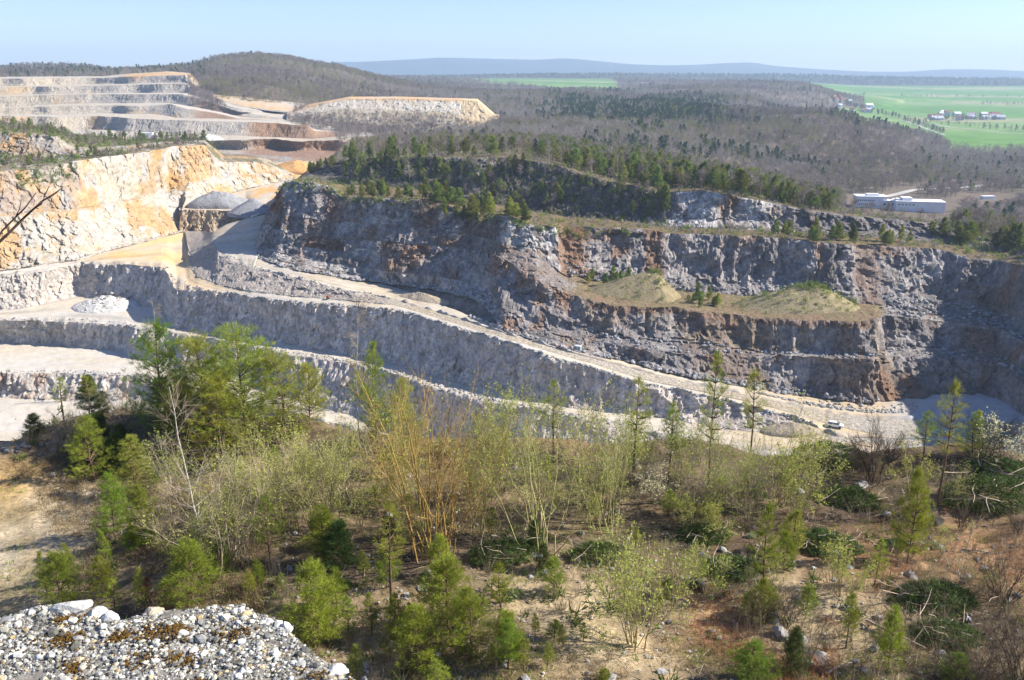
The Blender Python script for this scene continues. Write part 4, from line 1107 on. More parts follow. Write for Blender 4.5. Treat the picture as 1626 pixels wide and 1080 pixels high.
# more and larger stones towards the broken rim
pos = np.stack([x, y, ledge_z(x, y)], -1)
shade = np.where(r.random(len(x)) < .28, r.uniform(.07, .18, len(x)), r.uniform(.20, .58, len(x)))
tint = np.stack([shade * 1.02, shade, shade * r.uniform(.80, .98, len(x))], -1)
tint = np.where((r.random(len(x)) < .08)[:, None], tint * C3(1.0, .78, .5), tint)
link("gravel", stones_mesh("gravel", pos, sz, M_GRAVEL, r, .15, tint, .6), kind="stuff", label="white and grey limestone gravel on the ledge")
x, y = ledge_pts(60000, r)
sz2 = r.uniform(.004, .008, len(x))
sh2 = r.uniform(.12, .5, len(x)); t2 = np.stack([sh2 * 1.03, sh2, sh2 * .9], -1)
me_f = mesh_np("grit", (np.stack([x, y, ledge_z(x, y)], -1)[:, None] + np.array([(-1, -.6, 0), (1, -.6, 0), (0, 1, 0), (0, 0, 1.0)])[None] * (sz2 * .6)[:, None, None] * r.uniform(.6, 1.3, (len(x), 4, 1))).reshape(-1, 3), (np.array([(0, 1, 3), (1, 2, 3), (2, 0, 3)])[None] + (np.arange(len(x)) * 4)[:, None, None]).reshape(-1, 3), np.repeat(t2, 4, 0), False, [M_GRAVEL])
link("grit", me_f, kind="stuff", label="fine grit between the gravel stones")
# moss cushions between the stones
mp, ms = [], []
cx = r.uniform(-2.2, 0, 150); cy = r.uniform(1.6, 2.75, 150)
for a, b in zip(cx, cy):
    ye = np.interp(a, EXL, EYL)
    if b > ye - .08: continue
    m = r.integers(40, 170); rad = r.uniform(.012, .045)
    mp.append(np.stack([a + r.normal(size=m) * rad, b + r.normal(size=m) * rad * .7, np.zeros(m)], -1)); ms.append(r.uniform(.004, .011, m))
mp = np.concatenate(mp); ms = np.concatenate(ms); mp[:, 2] = ledge_z(mp[:, 0], mp[:, 1]) + .006
link("moss", stones_mesh("moss", mp, ms, M_MOSS, r, .25), kind="stuff", label="rust brown moss cushions among the gravel")
M_TANST = plain_mat('tan_stone', (0.40, 0.34, 0.25), 0.9, 0.1, 0.35, 25.0, 0.2, bump=0.5)
big = [(114, 966, 84, "large grey split rock on the ledge rim, tallest of the rim stones", 0, M_STONE), (148, 978, 62, "bright white block leaning on the grey split rock", 1, M_STONE), (178, 984, 46, "flat white stone at the dip of the rim", 2, M_STONE),
       (188, 1000, 36, "white stone casting a black shadow below the rim dip", 3, M_STONE), (48, 972, 50, "grey angular stone on the rim at the far left", 4, M_BOULD), (14, 980, 44, "dark grey stone in the left corner of the rim", 5, M_BOULD),
       (246, 972, 48, "low tan stone half buried in the rim right of the dip", 6, M_TANST), (455, 1000, 44, "rounded white rock on the sloping right rim", 7, M_STONE), (535, 1066, 66, "broad white rock at the lower right end of the ledge", 8, M_STONE),
       (356, 1020, 22, "cube shaped white stone in the middle of the gravel", 9, M_STONE), (388, 1072, 26, "white pebble near the lower edge of the gravel", 10, M_STONE), (60, 1042, 28, "long white stone lying among moss on the left", 11, M_STONE),
       (480, 1038, 34, "pale stone between the two rocks of the right rim", 12, M_STONE), (300, 1040, 30, "bluish white stone beside the tan one in the gravel", 13, M_STONE), (425, 990, 26, "small white stone above the rounded rim rock", 14, M_STONE)]
for px, py, wpx, lab, sdn, mt in big:
    q = at_z(px, py, LZ); s_ = wpx * np.linalg.norm(q) / FPX
    o = link("rim_stone", boulder_mesh("rim_stone", s_ * .54, mt, sdn + 20, 3, .66), label=lab, cat="stone", group="larger stones on the ledge")
    q[2] = ledge_z(q[:1], q[1:2])[0] - s_ * .2
    o.location = q; o.rotation_euler = (0, 0, sdn * 1.3)

# ------------------------------------------------------------------ heaps and mounds in the quarry
def ground(px, py):
    """where the view ray through a photo pixel meets the ground built so far"""
    dg = bpy.context.evaluated_depsgraph_get()
    d = Vector(unproj_t(px, py, 1.0)).normalized()
    ok, loc, nrm, idx, ob, mt = SC.ray_cast(dg, Vector((0, 0, 0)) + d * 3.6, d)
    return np.array(loc) if ok else None
bpy.context.view_layer.update()

g1 = unproj_t(1036, 470, 314); 
mound1 = heap_obj("grassy_mound", (g1[0], g1[1], -75.2), (31, 9.5), (13, 9), 9.6, C3(.25, .205, .118), seed=5, rough=.05, prof=1.0, n=90)
mound1["label"] = "pointed grassy spoil mound with a bare orange right flank"; mound1["category"] = "mound"
g2 = unproj_t(1285, 490, 309)
mound2 = heap_obj("grassy_mound", (g2[0], g2[1], -79.0), (31, 20), (15, 11), 9.8, C3(.25, .21, .122), seed=9, rough=.10, prof=.85, n=90)
mound2["label"] = "broad grassy spoil mound with a track, at the end of the shelf"; mound2["category"] = "mound"
gb = INL.at(1, np.array([350., 403.]), np.array([.25, .12]))
h1 = heap_obj("stone_heap", gb[0], 19, 10, 9.0, C3(.30, .30, .305), seed=12, prof=.6, rough=.15); h1["label"] = "long dark grey crushed stone heap on the inlet bench"; h1["category"] = "heap"
h2 = heap_obj("stone_heap", gb[1], 13, 9, 8.0, C3(.27, .27, .28), seed=14, prof=1, rough=.04); h2["label"] = "smooth grey gravel cone right of the long stone heap"; h2["category"] = "heap"
gp = ground(168, 486)
h3 = heap_obj("stone_heap", gp, 14, 13, 4.2, C3(.50, .48, .45), seed=16, prof=.7, rough=.35); h3["label"] = "low rough pile of blasted white rock in the pit corner"; h3["category"] = "heap"
gq = QL.at(4, np.array([357.]), np.array([.12]))[0]
h4 = heap_obj("stone_heap", gq, 13, 8, 5.0, C3(.62, .60, .57), seed=18, prof=.6, rough=.3); h4["label"] = "small white rubble heap on a far terrace floor"; h4["category"] = "heap"
gh = ground(1262, 684)
h5 = heap_obj("earth_heap", (gh[0] - 1, gh[1], gh[2] - .3), 9, 4, 3.0, C3(.33, .27, .20), seed=20, prof=.6, rough=.15); h5["label"] = "low brown earth heap where the two haul roads meet"; h5["category"] = "heap"
gh = ground(668, 474)
h6 = heap_obj("earth_heap", (gh[0], gh[1], gh[2] - .5), 13, 4, 3.0, C3(.36, .30, .22), seed=22, prof=.9, rough=.12, rot=-.45); h6["label"] = "tan earth bank tipped against the foot of the dark cliff"; h6["category"] = "heap"
gh = INL.at(3, np.array([470.]), np.array([.3]))[0]
h7 = heap_obj("earth_heap", gh, 22, 14, 7, C3(.52, .30, .12), seed=24, prof=.9, rough=.12); h7["label"] = "orange clay heap beside the pale winding road"; h7["category"] = "heap"

# rubble along road edges and at cliff feet
r = np.random.default_rng(61)
def rubble(name, pts, lo, hi, mat, label):
    n = len(pts)
    sz = lo * (hi / lo) ** (r.random(n) ** 1.8)
    link(name, stones_mesh(name, pts, sz, mat, r, .15), kind="stuff", label=label)
def ray_pts(*specs):
    return np.concatenate([s for s in specs])
def lp_(lo, k, s0, s1, w0, w1, n): return lo.pick(k, s0, s1, w0, w1, n, r)
rubble("rubble", ray_pts(lp_(F, 6, 430, 1290, 0.0, .22, 1500), lp_(F, 6, 262, 430, 0.0, .12, 220), lp_(F, 6, 640, 1000, .0, .35, 400)), .3, 1.3, M_RUBG, "broken rock lined up along the main haul road edge")
rubble("rubble", ray_pts(lp_(F, 4, 430, 1000, 0.0, .35, 900), lp_(F, 4, -200, 255, 0, .1, 260), lp_(F, 2, -200, 400, 0, .06, 380)), .3, 1.2, M_RUB, "white broken rock along the lower bench edges")
rubble("rubble", ray_pts(lp_(F, 8, 340, 620, 0.0, .12, 420), lp_(F, 6, 330, 620, .8, 1, 300)), .25, .9, M_RUBG, "small rocks along the upper haul road")
rubble("rubble", ray_pts(lp_(CL, 0, 740, 800, 0.0, .7, 500), lp_(CL, 0, 800, 1390, .0, .12, 500), lp_(F, 8, 745, 800, .75, 1, 200), lp_(CL, 0, 403, 760, 0, .12, 260)), .4, 1.9, M_RUBG, "fallen grey blocks at the foot of the dark cliff")
rubble("rubble", ray_pts(lp_(CL, 3, 1398, 1800, .2, 1, 900), lp_(CL, 4, 1398, 1800, .0, .16, 900), lp_(CL, 1, 930, 1800, 0, 1, 700), lp_(CL, 4, 895, 1340, .0, .2, 500)), .35, 1.7, M_RUBG, "scree on the ledges of the shaded cliff")
rubble("rubble", ray_pts(lp_(F, 8, 1205, 1440, .28, .42, 380), lp_(F, 8, 1300, 1460, .3, .7, 160)), .3, 1.3, M_RUB, "rubble ridge between the sunny road and the shaded floor")
a = r.uniform(0, 6.28, 420); q = np.sqrt(r.random(420))
pp = np.stack([gp[0] + 13 * q * np.cos(a), gp[1] + 12 * q * np.sin(a), gp[2] + 3.8 * (1 - q) ** .7], -1)
rubble("rubble", pp, .4, 1.5, M_RUB, "white blasted blocks on the pit corner pile")
rubble("rubble", ray_pts(lp_(LF, 0, 0, 290, 0, .06, 260), lp_(CL, 7, 447, 535, 0, .05, 200), lp_(CL, 4, 440, 545, .8, 1, 300)), .4, 1.4, M_RUB, "loose pale blocks below the sunlit face and on the cliff knob")

# ------------------------------------------------------------------ buildings and vehicles
def box_tris(x0, x1, y0, y1, z0, z1):
    v = np.array([(x0, y0, z0), (x1, y0, z0), (x1, y1, z0), (x0, y1, z0), (x0, y0, z1), (x1, y0, z1), (x1, y1, z1), (x0, y1, z1)], float)
    q = [(0, 3, 2, 1), (4, 5, 6, 7), (0, 1, 5, 4), (1, 2, 6, 5), (2, 3, 7, 6), (3, 0, 4, 7)]
    f = np.array([t for a, b, c_, d in q for t in ((a, b, c_), (a, c_, d))])
    return v, f
def bx(name, dims, mat, parent):
    v, f = box_tris(*dims)
    return link(name, mesh_np(name, v, f, None, False, [mat]), parent)
def windows(parent, n, x0, x1, y, z0, z1, share=.55):
    st = (x1 - x0) / n; me = None
    for i in range(n):
        xx = x0 + st * (i + .5 - share / 2)
        if me is None:
            v, f = box_tris(0, st * share, -.06, .04, z0, z1); me = mesh_np("window", v, f, None, False, [M_GLASS])
        w = link("window", me, parent); w.location = (xx, y, 0)

def on_land(px, t): return land_at(np.array([px]), np.array([float(t)]))[0]
b = empty("factory_building", on_land(1381, 655), "white factory block with dark window rows, left of the long hall", "factory", "white factory buildings in the valley", -.15)
bx("wall", (-13, 12, -7, 7, -1, 11), M_WHITE, b); bx("roof", (-13.4, 12.4, -7.4, 7.4, 11.003, 11.6), M_ROOFW, b); bx("roof", (-4, 6, -3, 3, 11.6, 13.4), M_WHITE, b)
windows(b, 9, -12.4, 2, -7, 6.5, 8.2); windows(b, 9, -12.4, 2, -7, 2.8, 4.5); b.scale = (.85, .9, .72)
b = empty("factory_building", on_land(1457, 640), "long grey white factory hall with a raised block on its roof", "factory", "white factory buildings in the valley", -.22)
bx("wall", (-19, 19, -8, 8, -1, 9.5), M_WHITE, b); bx("roof", (-19.4, 19.4, -8.4, 8.4, 9.503, 10.2), M_ROOFW, b)
bx("roof_block", (-14, -6, -5, 5, 10.2, 13), M_WHITE, b); bx("roof_block", (-18, -15, -4, 4, 10.2, 11.6), M_WHITE, b)
windows(b, 5, -18, -4, -8, 6.2, 7.4, .5); b.scale = (.86, .9, .72)
b = empty("low_annex", on_land(1412, 650), "low white annex joining the two factory buildings", "annex", None, -.18)
bx("wall", (-7, 7, -4, 4, -1, 5.4), M_WHITE, b); bx("roof", (-7.3, 7.3, -4.3, 4.3, 5.403, 5.9), M_ROOFW, b); windows(b, 4, -6, 6, -4, 2.4, 4)
b = empty("storage_shed", on_land(1568, 705), "low pale shed at the right of the valley road", "shed", None, .1)
bx("wall", (-9, 9, -4, 4, -1, 3.4), M_WHITE, b); bx("roof", (-9.3, 9.3, -4.3, 4.3, 3.403, 3.8), M_ROOFW, b); b.scale = (.55, .55, .7)
q = QL.at(4, np.array([254.]), np.array([.35]))[0]
b = empty("quarry_shed", q, "larger white shed behind the scrubby hilltop in the far quarry", "shed", None, .1)
bx("wall", (-4.5, 4.5, -3, 3, -1, 4.4), M_WHITE, b); bx("roof", (-4.8, 4.8, -3.3, 3.3, 4.403, 4.8), M_ROOFW, b); bx("door", (-1.2, 1.2, -3.08, -3.003, 0, 3), M_GREYW, b)
q = QL.at(4, np.array([266.]), np.array([.25]))[0]
b = empty("quarry_shed", q, "smaller white shed just right of the larger one in the far quarry", "shed", None, .1)
bx("wall", (-2.6, 2.6, -2, 2, -1, 3.2), M_WHITE, b); bx("roof", (-2.8, 2.8, -2.2, 2.2, 3.203, 3.5), M_ROOFW, b)

def house(px, t, w, d, h, rz, wallm, roofm, label, group):
    b = empty("house", on_land(px, t), label, "house", group, rz)
    bx("wall", (-w / 2, w / 2, -d / 2, d / 2, -1, h), wallm, b)
    v = np.array([(-w / 2 - .4, -d / 2 - .4, h + .003), (w / 2 + .4, -d / 2 - .4, h + .003), (w / 2 + .4, d / 2 + .4, h + .003), (-w / 2 - .4, d / 2 + .4, h + .003), (-w / 2 - .4, 0, h + d * .42), (w / 2 + .4, 0, h + d * .42)])
    f = np.array([(0, 1, 5), (0, 5, 4), (2, 3, 4), (2, 4, 5), (0, 4, 3), (1, 2, 5), (0, 3, 2), (0, 2, 1)])
    link("roof", mesh_np("roof", v, f, None, False, [roofm]), b)
    bx("window", (-w * .3, -w * .12, -d / 2 - .08, -d / 2 + .05, h * .45, h * .8), M_GLASS, b)
r = np.random.default_rng(77)
for i in range(16):
    px = r.uniform(1322, 1392); t = r.uniform(1950, 2300)
    house(px, t, r.uniform(9, 13), r.uniform(8, 10), r.uniform(5, 7), r.uniform(-.6, .6), M_WHITE if r.random() < .35 else M_GREYW, M_ROOFR if r.random() < .7 else M_GREYW, "small village house at the edge of the wooded slope", "houses of the village by the woods")
house(1379, 2050, 16, 10, 13, .1, M_WHITE, M_ROOFW, "tallest white house of the village by the woods", "houses of the village by the woods")
for i in range(26):
    px = r.uniform(1478, 1588); t = r.uniform(1860, 2080)
    house(px, t, r.uniform(10, 20), r.uniform(9, 12), r.uniform(4, 6), r.uniform(-.5, .5), M_GREYW, M_ROOFR if r.random() < .5 else M_GREYW, "dark roofed house of the village in the green fields", "houses of the village in the fields")

def ribbon(name, pts, width, mat, label):
    """pts: list of (px, t)"""
    a = np.array(pts, float)
    u = np.linspace(0, len(a) - 1, 60)
    px = np.interp(u, np.arange(len(a)), a[:, 0]); t = np.interp(u, np.arange(len(a)), a[:, 1])
    c_ = land_at(px, t); tg = norm(np.gradient(c_, axis=0)); sdv = norm(np.cross(tg, [0, 0, 1.0]))
    g = np.stack([c_ - sdv * width / 2, c_, c_ + sdv * width / 2], 0); g[..., 2] += .35
    o = link(name, mesh_np(name, g.reshape(-1, 3), grid_faces(3, 60), None, True, [mat])); o["kind"] = "structure"; o["label"] = label
ribbon("road", [(1395, 690), (1420, 712), (1455, 742), (1490, 762), (1530, 778), (1580, 800)], 7, M_ROAD, "pale road leading from the factory along the valley")
ribbon("road", [(1432, 1830), (1460, 1660), (1480, 1520), (1500, 1430)], 5, M_ROAD, "field lane lined with bushes")
ribbon("road", [(1460, 1750), (1530, 1600), (1600, 1500), (1700, 1420)], 6, M_ROAD, "country road crossing the green fields")

a = np.linspace(0, 2 * math.pi, 41)[:-1]
q = at_z(1545, 690, -99.3)
pv = np.concatenate([[(0, 0, 0)], np.stack([np.cos(a) * 11 * (1 + .2 * np.sin(3 * a)), np.sin(a) * 4.5 * (1 + .15 * np.cos(2 * a)), a * 0], -1)])
M_WATER = plain_mat("turquoise_water", (0.11, 0.24, 0.22), 0.12, 0.5, 0.12, 0.2)
o = link("pond_water", mesh_np("pond_water", pv, np.array([(0, 1 + i, 1 + (i + 1) % 40) for i in range(40)]), None, True, [M_WATER]), kind="structure", label="small turquoise pool on the pit floor", loc=(q[0], q[1], q[2] + .35))

# the car on the quarry floor
q = ground(1326, 678)
car = empty("parked_car", q, "white car parked on the sandy bend of the quarry road", "car", None, R(-25))
def prism(name, prof, y0, y1, mat, parent, taper=0.0):
    n = len(prof)
    v = [(x, y0 + taper * (z - prof[0][1]), z) for x, z in prof] + [(x, y1 - taper * (z - prof[0][1]), z) for x, z in prof]
    f = [(0, i, i + 1) for i in range(1, n - 1)] + [(n, n + i + 1, n + i) for i in range(1, n - 1)]
    for i in range(n):
        j = (i + 1) % n
        f += [(i, n + i, n + j), (i, n + j, j)]
    return link(name, mesh_np(name, np.array(v, float), np.array(f), None, False, [mat]), parent)
prism("body", [(-2.2, .35), (2.2, .35), (2.25, .7), (2.1, .95), (1.2, 1.02), (-2.1, 1.05), (-2.25, .8)], -.9, .9, M_CARW, car)
prism("cabin", [(1.15, 1.023), (.45, 1.52), (-1.75, 1.55), (-2.05, 1.053)], -.82, .82, M_GLASS, car, .12)
prism("roof", [(.40, 1.553), (.2, 1.62), (-1.6, 1.64), (-1.8, 1.573)], -.74, .74, M_CARW, car)
ang = np.linspace(0, 2 * math.pi, 13)[:-1]
for x in (-1.35, 1.35):
    for y in (-.86, .86):
        prism("wheel", [(x + .34 * math.cos(a), .34 + .34 * math.sin(a)) for a in ang], y - .11, y + .11, M_TYRE, car)
for y in (-.62, .62):
    bx("headlight", (2.2, 2.27, y - .18, y + .18, .68, .82), M_ROOFW, car)
q = ground(918, 556)
b = empty("site_cabin", q, "small pale green cabin standing at the foot of the cliff by the road", "cabin", None, R(-28))
bx("wall", (-1.6, 1.6, -1.2, 1.2, -.1, 2.3), M_GREEN, b); bx("roof", (-1.75, 1.75, -1.35, 1.35, 2.303, 2.45), M_GREYW, b); bx("door", (-.4, .5, -1.26, -1.203, 0, 1.9), M_GREYW, b); bx("window", (.8, 1.35, -1.26, -1.203, 1.1, 1.8), M_GLASS, b); b.scale = (.62, .62, .62)
q = ground(521, 474)
b = empty("rusty_tank", q, "small rust red tank beside the middle haul road", "tank", None, R(-15))
prism("tank", [(1.0 * math.cos(a), 1.1 + .9 * math.sin(a)) for a in ang], -1.2, 1.2, M_RUST, b); bx("skid", (-1.0, 1.0, -1.0, 1.0, 0, .22), M_DBOULD, b); b.scale = (.55, .55, .55)

# ------------------------------------------------------------------ trees of the middle distance
FARP = [make_pine(700 + i, 7.0, w_, m, base=b_, step=.07, nb=6, k=7, ln=.62, wd=.17, sparse=1.5, top=.5)
        for i, (w_, m, b_) in enumerate([(4.2, M_NEEDF, .12), (3.6, M_NEEDF, .2), (4.8, M_NEEDF, .35), (3.2, M_NEEDY, .15), (3.4, M_NEEDF, .1)])]
FARD = [make_pine(720 + i, 9.0, w_, M_NEEDS, base=b_, step=.075, nb=5, k=6, ln=.7, wd=.2, sparse=1.0, top=.2) for i, (w_, b_) in enumerate([(3.6, .12), (4.4, .35)])]
def bare_proto(seed, h=9.0, w=5.0, nb=26, ntw=5, mat=M_FTWIG, trunkm=M_FTRUNK):
    r = np.random.default_rng(seed)
    u = np.linspace(0, 1, 5)
    P = np.stack([np.cumsum(r.normal(size=5) * .15), np.cumsum(r.normal(size=5) * .15), u * h * .92], -1); P[0] = (0, 0, -.3)
    tm = combine("trunk", [tubes(P[None], (.13 * (1 - .8 * u) + .02)[None], 3) + (0,)], [trunkm])
    bf = r.uniform(.3, .98, nb); B0 = np.stack([np.interp(bf, u, P[:, i]) for i in range(3)], -1)
    az = r.uniform(0, 6.28, nb); bl = w * .5 * np.sin((bf * .85 + .12) * math.pi) ** .5 * r.uniform(.6, 1.15, nb)
    bd = norm(np.stack([np.cos(az), np.sin(az), .8 + r.normal(size=nb) * .25], -1))
    BP = B0[:, None] + bd[:, None] * (bl[:, None] * np.array([0, 1.0]))[..., None]
    V = [tubes(BP, np.full((nb, 2), .045) * np.array([1, .4]), 3) + (0,)]
    tp = B0[np.repeat(np.arange(nb), ntw)] + bd[np.repeat(np.arange(nb), ntw)] * (bl[np.repeat(np.arange(nb), ntw)] * r.uniform(.35, 1.05, nb * ntw))[:, None]
    v, f = needle_tris(tp, norm(bd[np.repeat(np.arange(nb), ntw)] + [0, 0, .5]), 2, 1.25, .10, .5, r)
    V.append((v, f, 0))
    return Proto(h, w, [("trunk", tm), ("crown", combine("crown", V, [mat]))])
M_FTWIG2 = plain_mat("pale_far_twigs", (0.31, 0.275, 0.245), 0.95, 0.03, 0.25, 0.3, 0.6, 0.2)
M_FTWIG3 = plain_mat("budding_far_twigs", (0.22, 0.21, 0.09), 0.95, 0.03, 0.25, 0.3, 0.6, 0.25)
FARB = [bare_proto(740 + i, mat=m) for i, m in enumerate([M_FTWIG, M_FTWIG, M_FTWIG2, M_FTWIG3])]

HABIT = {id(p): w for p, w in zip(FARP + FARD + FARB, ["full ", "dense ", "broad crowned ", "yellow green ", "narrow ", "dark narrow ", "dark high crowned ", "brown twigged ", "grey brown ", "pale grey ", "green budded "])}
r = np.random.default_rng(81)
def scatter(lo, k, s0, s1, w0, w1, n, protos, name, h0, h1, label, cat, group, sink=.15):
    pts = lo.pick(k, s0, s1, w0, w1, n, r)
    for p in pts:
        pr = protos[r.integers(0, len(protos))]
        q = p.copy(); q[2] -= sink
        hh = r.uniform(h0, h1); u = (hh - h0) / (h1 - h0)
        hab = ("low " if u < .33 else "tall " if u > .72 else "middling ") + HABIT.get(id(pr), "")
        place(pr, name, q, hh, hab + label, cat, group, r.uniform(.9, 1.25), r=r)
scatter(CL, 5, 548, 690, .0, .35, 24, FARP, "pine_tree", 4, 7.5, "young pine on the rim of the shaded massif", "pine tree", "pines along the rim of the left massif")
scatter(CL, 5, 690, 785, .0, .3, 20, FARP, "pine_tree", 5, 9, "young pine on the rim of the shaded massif", "pine tree", "pines along the rim of the left massif")
scatter(CL, 4, 690, 770, .55, .95, 10, FARP, "pine_tree", 3, 6, "young pine on the rim of the shaded massif", "pine tree", "pines along the rim of the left massif", .3)
scatter(CL, 6, 470, 535, .75, 1, 16, FARP, "pine_tree", 3, 5.5, "small pine on the rocky knob beside the haul road", "pine tree", "pines on the rocky knob")
scatter(CL, 5, 788, 852, .0, .4, 13, [FARP[3], FARP[0]], "pine_tree", 4, 6.5, "bright pine on the buttress top of the shaded cliff", "pine tree", "bright pines on the buttress")
scatter(CL, 6, 540, 700, .25, 1, 13, FARP[:3] + FARD, "pine_tree", 5, 10, "dark pine growing on the shaded wooded wall", "pine tree", "pines on the shaded wooded wall", .4)
scatter(CL, 6, 700, 1060, .05, 1, 11, FARP[:3], "pine_tree", 3.5, 7, "dark pine growing on the shaded wooded wall", "pine tree", "pines on the shaded wooded wall", .4)
scatter(CL, 7, 540, 830, .0, .22, 26, FARP, "pine_tree", 5, 10, "pine standing on the edge of the wooded plateau", "pine tree", "pines on the wooded plateau")
scatter(CL, 7, 830, 1320, .0, .35, 50, FARP[:3] + FARD[:1] + FARP, "pine_tree", 5.5, 11, "pine standing on the wooded plateau", "pine tree", "pines on the plateau centre")
scatter(CL, 5, 1225, 1440, .0, .6, 20, [FARP[0], FARP[3], FARP[4]], "pine_tree", 4, 7.5, "bright pine on the terrace above the tall shaded wall", "pine tree", "pines on the terrace above the tall wall")
scatter(CL, 6, 1480, 1800, .0, .8, 26, FARP, "pine_tree", 6, 10, "dense pine on the slope at the right edge", "pine tree", "pines at the right edge")
scatter(CL, 3, 925, 1000, .6, 1, 7, FARP, "pine_tree", 4, 7, "pine behind the pointed grassy mound", "pine tree", "pines behind the pointed mound")
scatter(CL, 3, 1072, 1140, .15, .9, 11, FARP, "pine_tree", 3, 5, "small pine between the two grassy mounds", "pine tree", "pines between the two grassy mounds")
scatter(LF, 5, -60, 330, .0, .9, 12, FARP[:3], "pine_tree", 3.5, 7, "pine on the scrubby hilltop above the sunlit face", "pine tree", "pines on the scrubby hilltop")
scatter(LF, 3, -20, 260, .1, 1, 12, FARP[:3], "pine_tree", 3, 6, "pine on the overgrown terrace of the sunlit face", "pine tree", "pines on the overgrown terrace")
scatter(CL, 7, 560, 860, .05, .6, 80, FARB, "bare_tree", 6, 10, "bare tree in the leafless strip on the plateau", "bare tree", "bare trees on the plateau")
scatter(CL, 7, 860, 1330, .0, .4, 74, FARB, "bare_tree", 6, 10, "bare tree among the pines of the plateau", "bare tree", "bare trees among the plateau pines")
scatter(CL, 6, 560, 1060, .1, .95, 32, FARB, "bare_tree", 3.5, 7, "leafless tree rooted in the shaded wooded wall", "bare tree", "bare trees on the shaded wall", .4)
scatter(CL, 7, 1330, 1750, .0, .4, 40, FARB, "bare_tree", 4, 7.5, "leafless tree on the rim in front of the factory", "bare tree", "bare trees on the rim before the factory")
scatter(LF, 5, -60, 330, .0, .9, 36, FARB, "bare_tree", 2.5, 5, "leafless bush on the scrubby hilltop", "bare tree", "leafless bushes on the hilltop")
scatter(CL, 5, 890, 1230, .1, .9, 12, FARB, "bare_tree", 2.5, 4.5, "leafless bush on the dark upper terrace", "bare tree", "leafless bushes on the dark terrace")

# low bushes on the mounds and ledges, too small to tell apart
def tuft_mesh(name, pos, size, mat, r, k=9):
    n = len(pos)
    P = np.repeat(pos, 3, 0) + r.normal(size=(n * 3, 3)) * (np.repeat(size, 3) * .22)[:, None]
    P[:, 2] += np.abs(r.normal(size=n * 3)) * np.repeat(size, 3) * .25
    d = norm(np.stack([r.normal(size=n * 3) * .6, r.normal(size=n * 3) * .6, np.ones(n * 3)], -1))
    v, f = needle_tris(P, d, k, 1.0, .16, .7, r)
    # scale needles by their bush size
    v = v.reshape(n * 3, k * 3, 3); v = P[:, None] + (v - P[:, None]) * np.repeat(size, 3)[:, None, None] * .6
    return mesh_np(name, v.reshape(-1, 3), f, None, False, [mat])
def heap_pts(o, n):
    me = o.data; m = len(me.vertices); co = np.empty(m * 3, np.float32); me.vertices.foreach_get("co", co); co = co.reshape(-1, 3)
    co = co[co[:, 2] > .2]
    return co[r.integers(0, len(co), n)] + np.array(o.location)
pts = np.concatenate([heap_pts(mound1, 60), heap_pts(mound2, 150), lp_(CL, 3, 1130, 1390, 0, .5, 60)]) if False else np.concatenate([heap_pts(mound1, 90), heap_pts(mound2, 260)])
link("undergrowth", tuft_mesh("undergrowth", pts, r.uniform(.7, 2.0, len(pts)), M_NEEDF, r), kind="stuff", label="low green bushes dotted over the grassy mounds")
pts = np.concatenate([CL.pick(4, 405, 1000, .75, 1, 260, r), CL.pick(6, 540, 1060, 0, 1, 900, r), CL.pick(5, 480, 1700, 0, 1, 500, r), CL.pick(6, 1480, 1850, 0, 1, 320, r), CL.pick(7, 540, 1800, 0, .5, 700, r)])
link("undergrowth", tuft_mesh("undergrowth", pts, r.uniform(.8, 2.4, len(pts)), M_NEEDF, r), kind="stuff", label="low green scrub on the ledges of the dark cliff")
pts = np.concatenate([CL.pick(6, 540, 1060, 0, 1, 600, r), CL.pick(5, 480, 1700, 0, 1, 400, r), CL.pick(7, 540, 1800, 0, .6, 1200, r), CL.pick(4, 500, 800, .3, 1, 200, r)])
link("undergrowth", tuft_mesh("undergrowth", pts, r.uniform(.8, 2.4, len(pts)), M_FTWIG2, r), kind="stuff", label="leafless grey scrub on the dark cliff and plateau")
pts = np.concatenate([LF.pick(3, -200, 200, .1, 1, 320, r), LF.pick(5, -200, 340, 0, 1, 900, r), LF.pick(2, 30, 125, .55, .95, 110, r), LF.pick(4, -200, 300, .9, 1, 100, r)])
link("undergrowth", tuft_mesh("undergrowth", pts, r.uniform(.9, 2.6, len(pts)), M_NEEDF, r), kind="stuff", label="green scrub covering the left hilltop and its terrace")
pts = np.concatenate([LF.pick(3, -200, 330, .0, 1, 260, r), LF.pick(5, -200, 340, 0, 1, 500, r), SPB.pick(0, 460, 825, 0, 1, 700, r), SPB.pick(1, 460, 825, 0, .8, 350, r)])
link("undergrowth", tuft_mesh("undergrowth", pts, r.uniform(1.0, 3.0, len(pts)), M_FTWIG, r), kind="stuff", label="leafless brown scrub on the hilltop and the spoil block")

# ------------------------------------------------------------------ the woods, one mass
src = bpy.data.collections.new("woodland_sources")
def joined(pr, name):
    V, Fc, MI, mats, o = [], [], [], [], 0
    for nm, me in pr.parts:
        nv = len(me.vertices); v = np.empty(nv * 3, np.float32); me.vertices.foreach_get("co", v)
        nf_ = len(me.polygons); f = np.empty(nf_ * 3, np.int32); me.loops.foreach_get("vertex_index", f)
        mi = np.empty(nf_, np.int32); me.polygons.foreach_get("material_index", mi)
        V.append(v.reshape(-1, 3)); Fc.append(f.reshape(-1, 3) + o); MI.append(mi + len(mats)); o += nv
        mats += list(me.materials)
    return mesh_np(name, np.concatenate(V), np.concatenate(Fc), None, False, mats, np.concatenate(MI))
W_B = [bare_proto(760 + i, 9.5, 6.0, 22, 4, m) for i, m in enumerate([M_FTWIG, M_FTWIG, M_FTWIG2])]
W_C = [make_pine(770 + i, 10, 4.2, M_NEEDS, base=.15, step=.12, nb=4, k=5, ln=1.1, wd=.42, sparse=.9, top=.1) for i in range(2)]
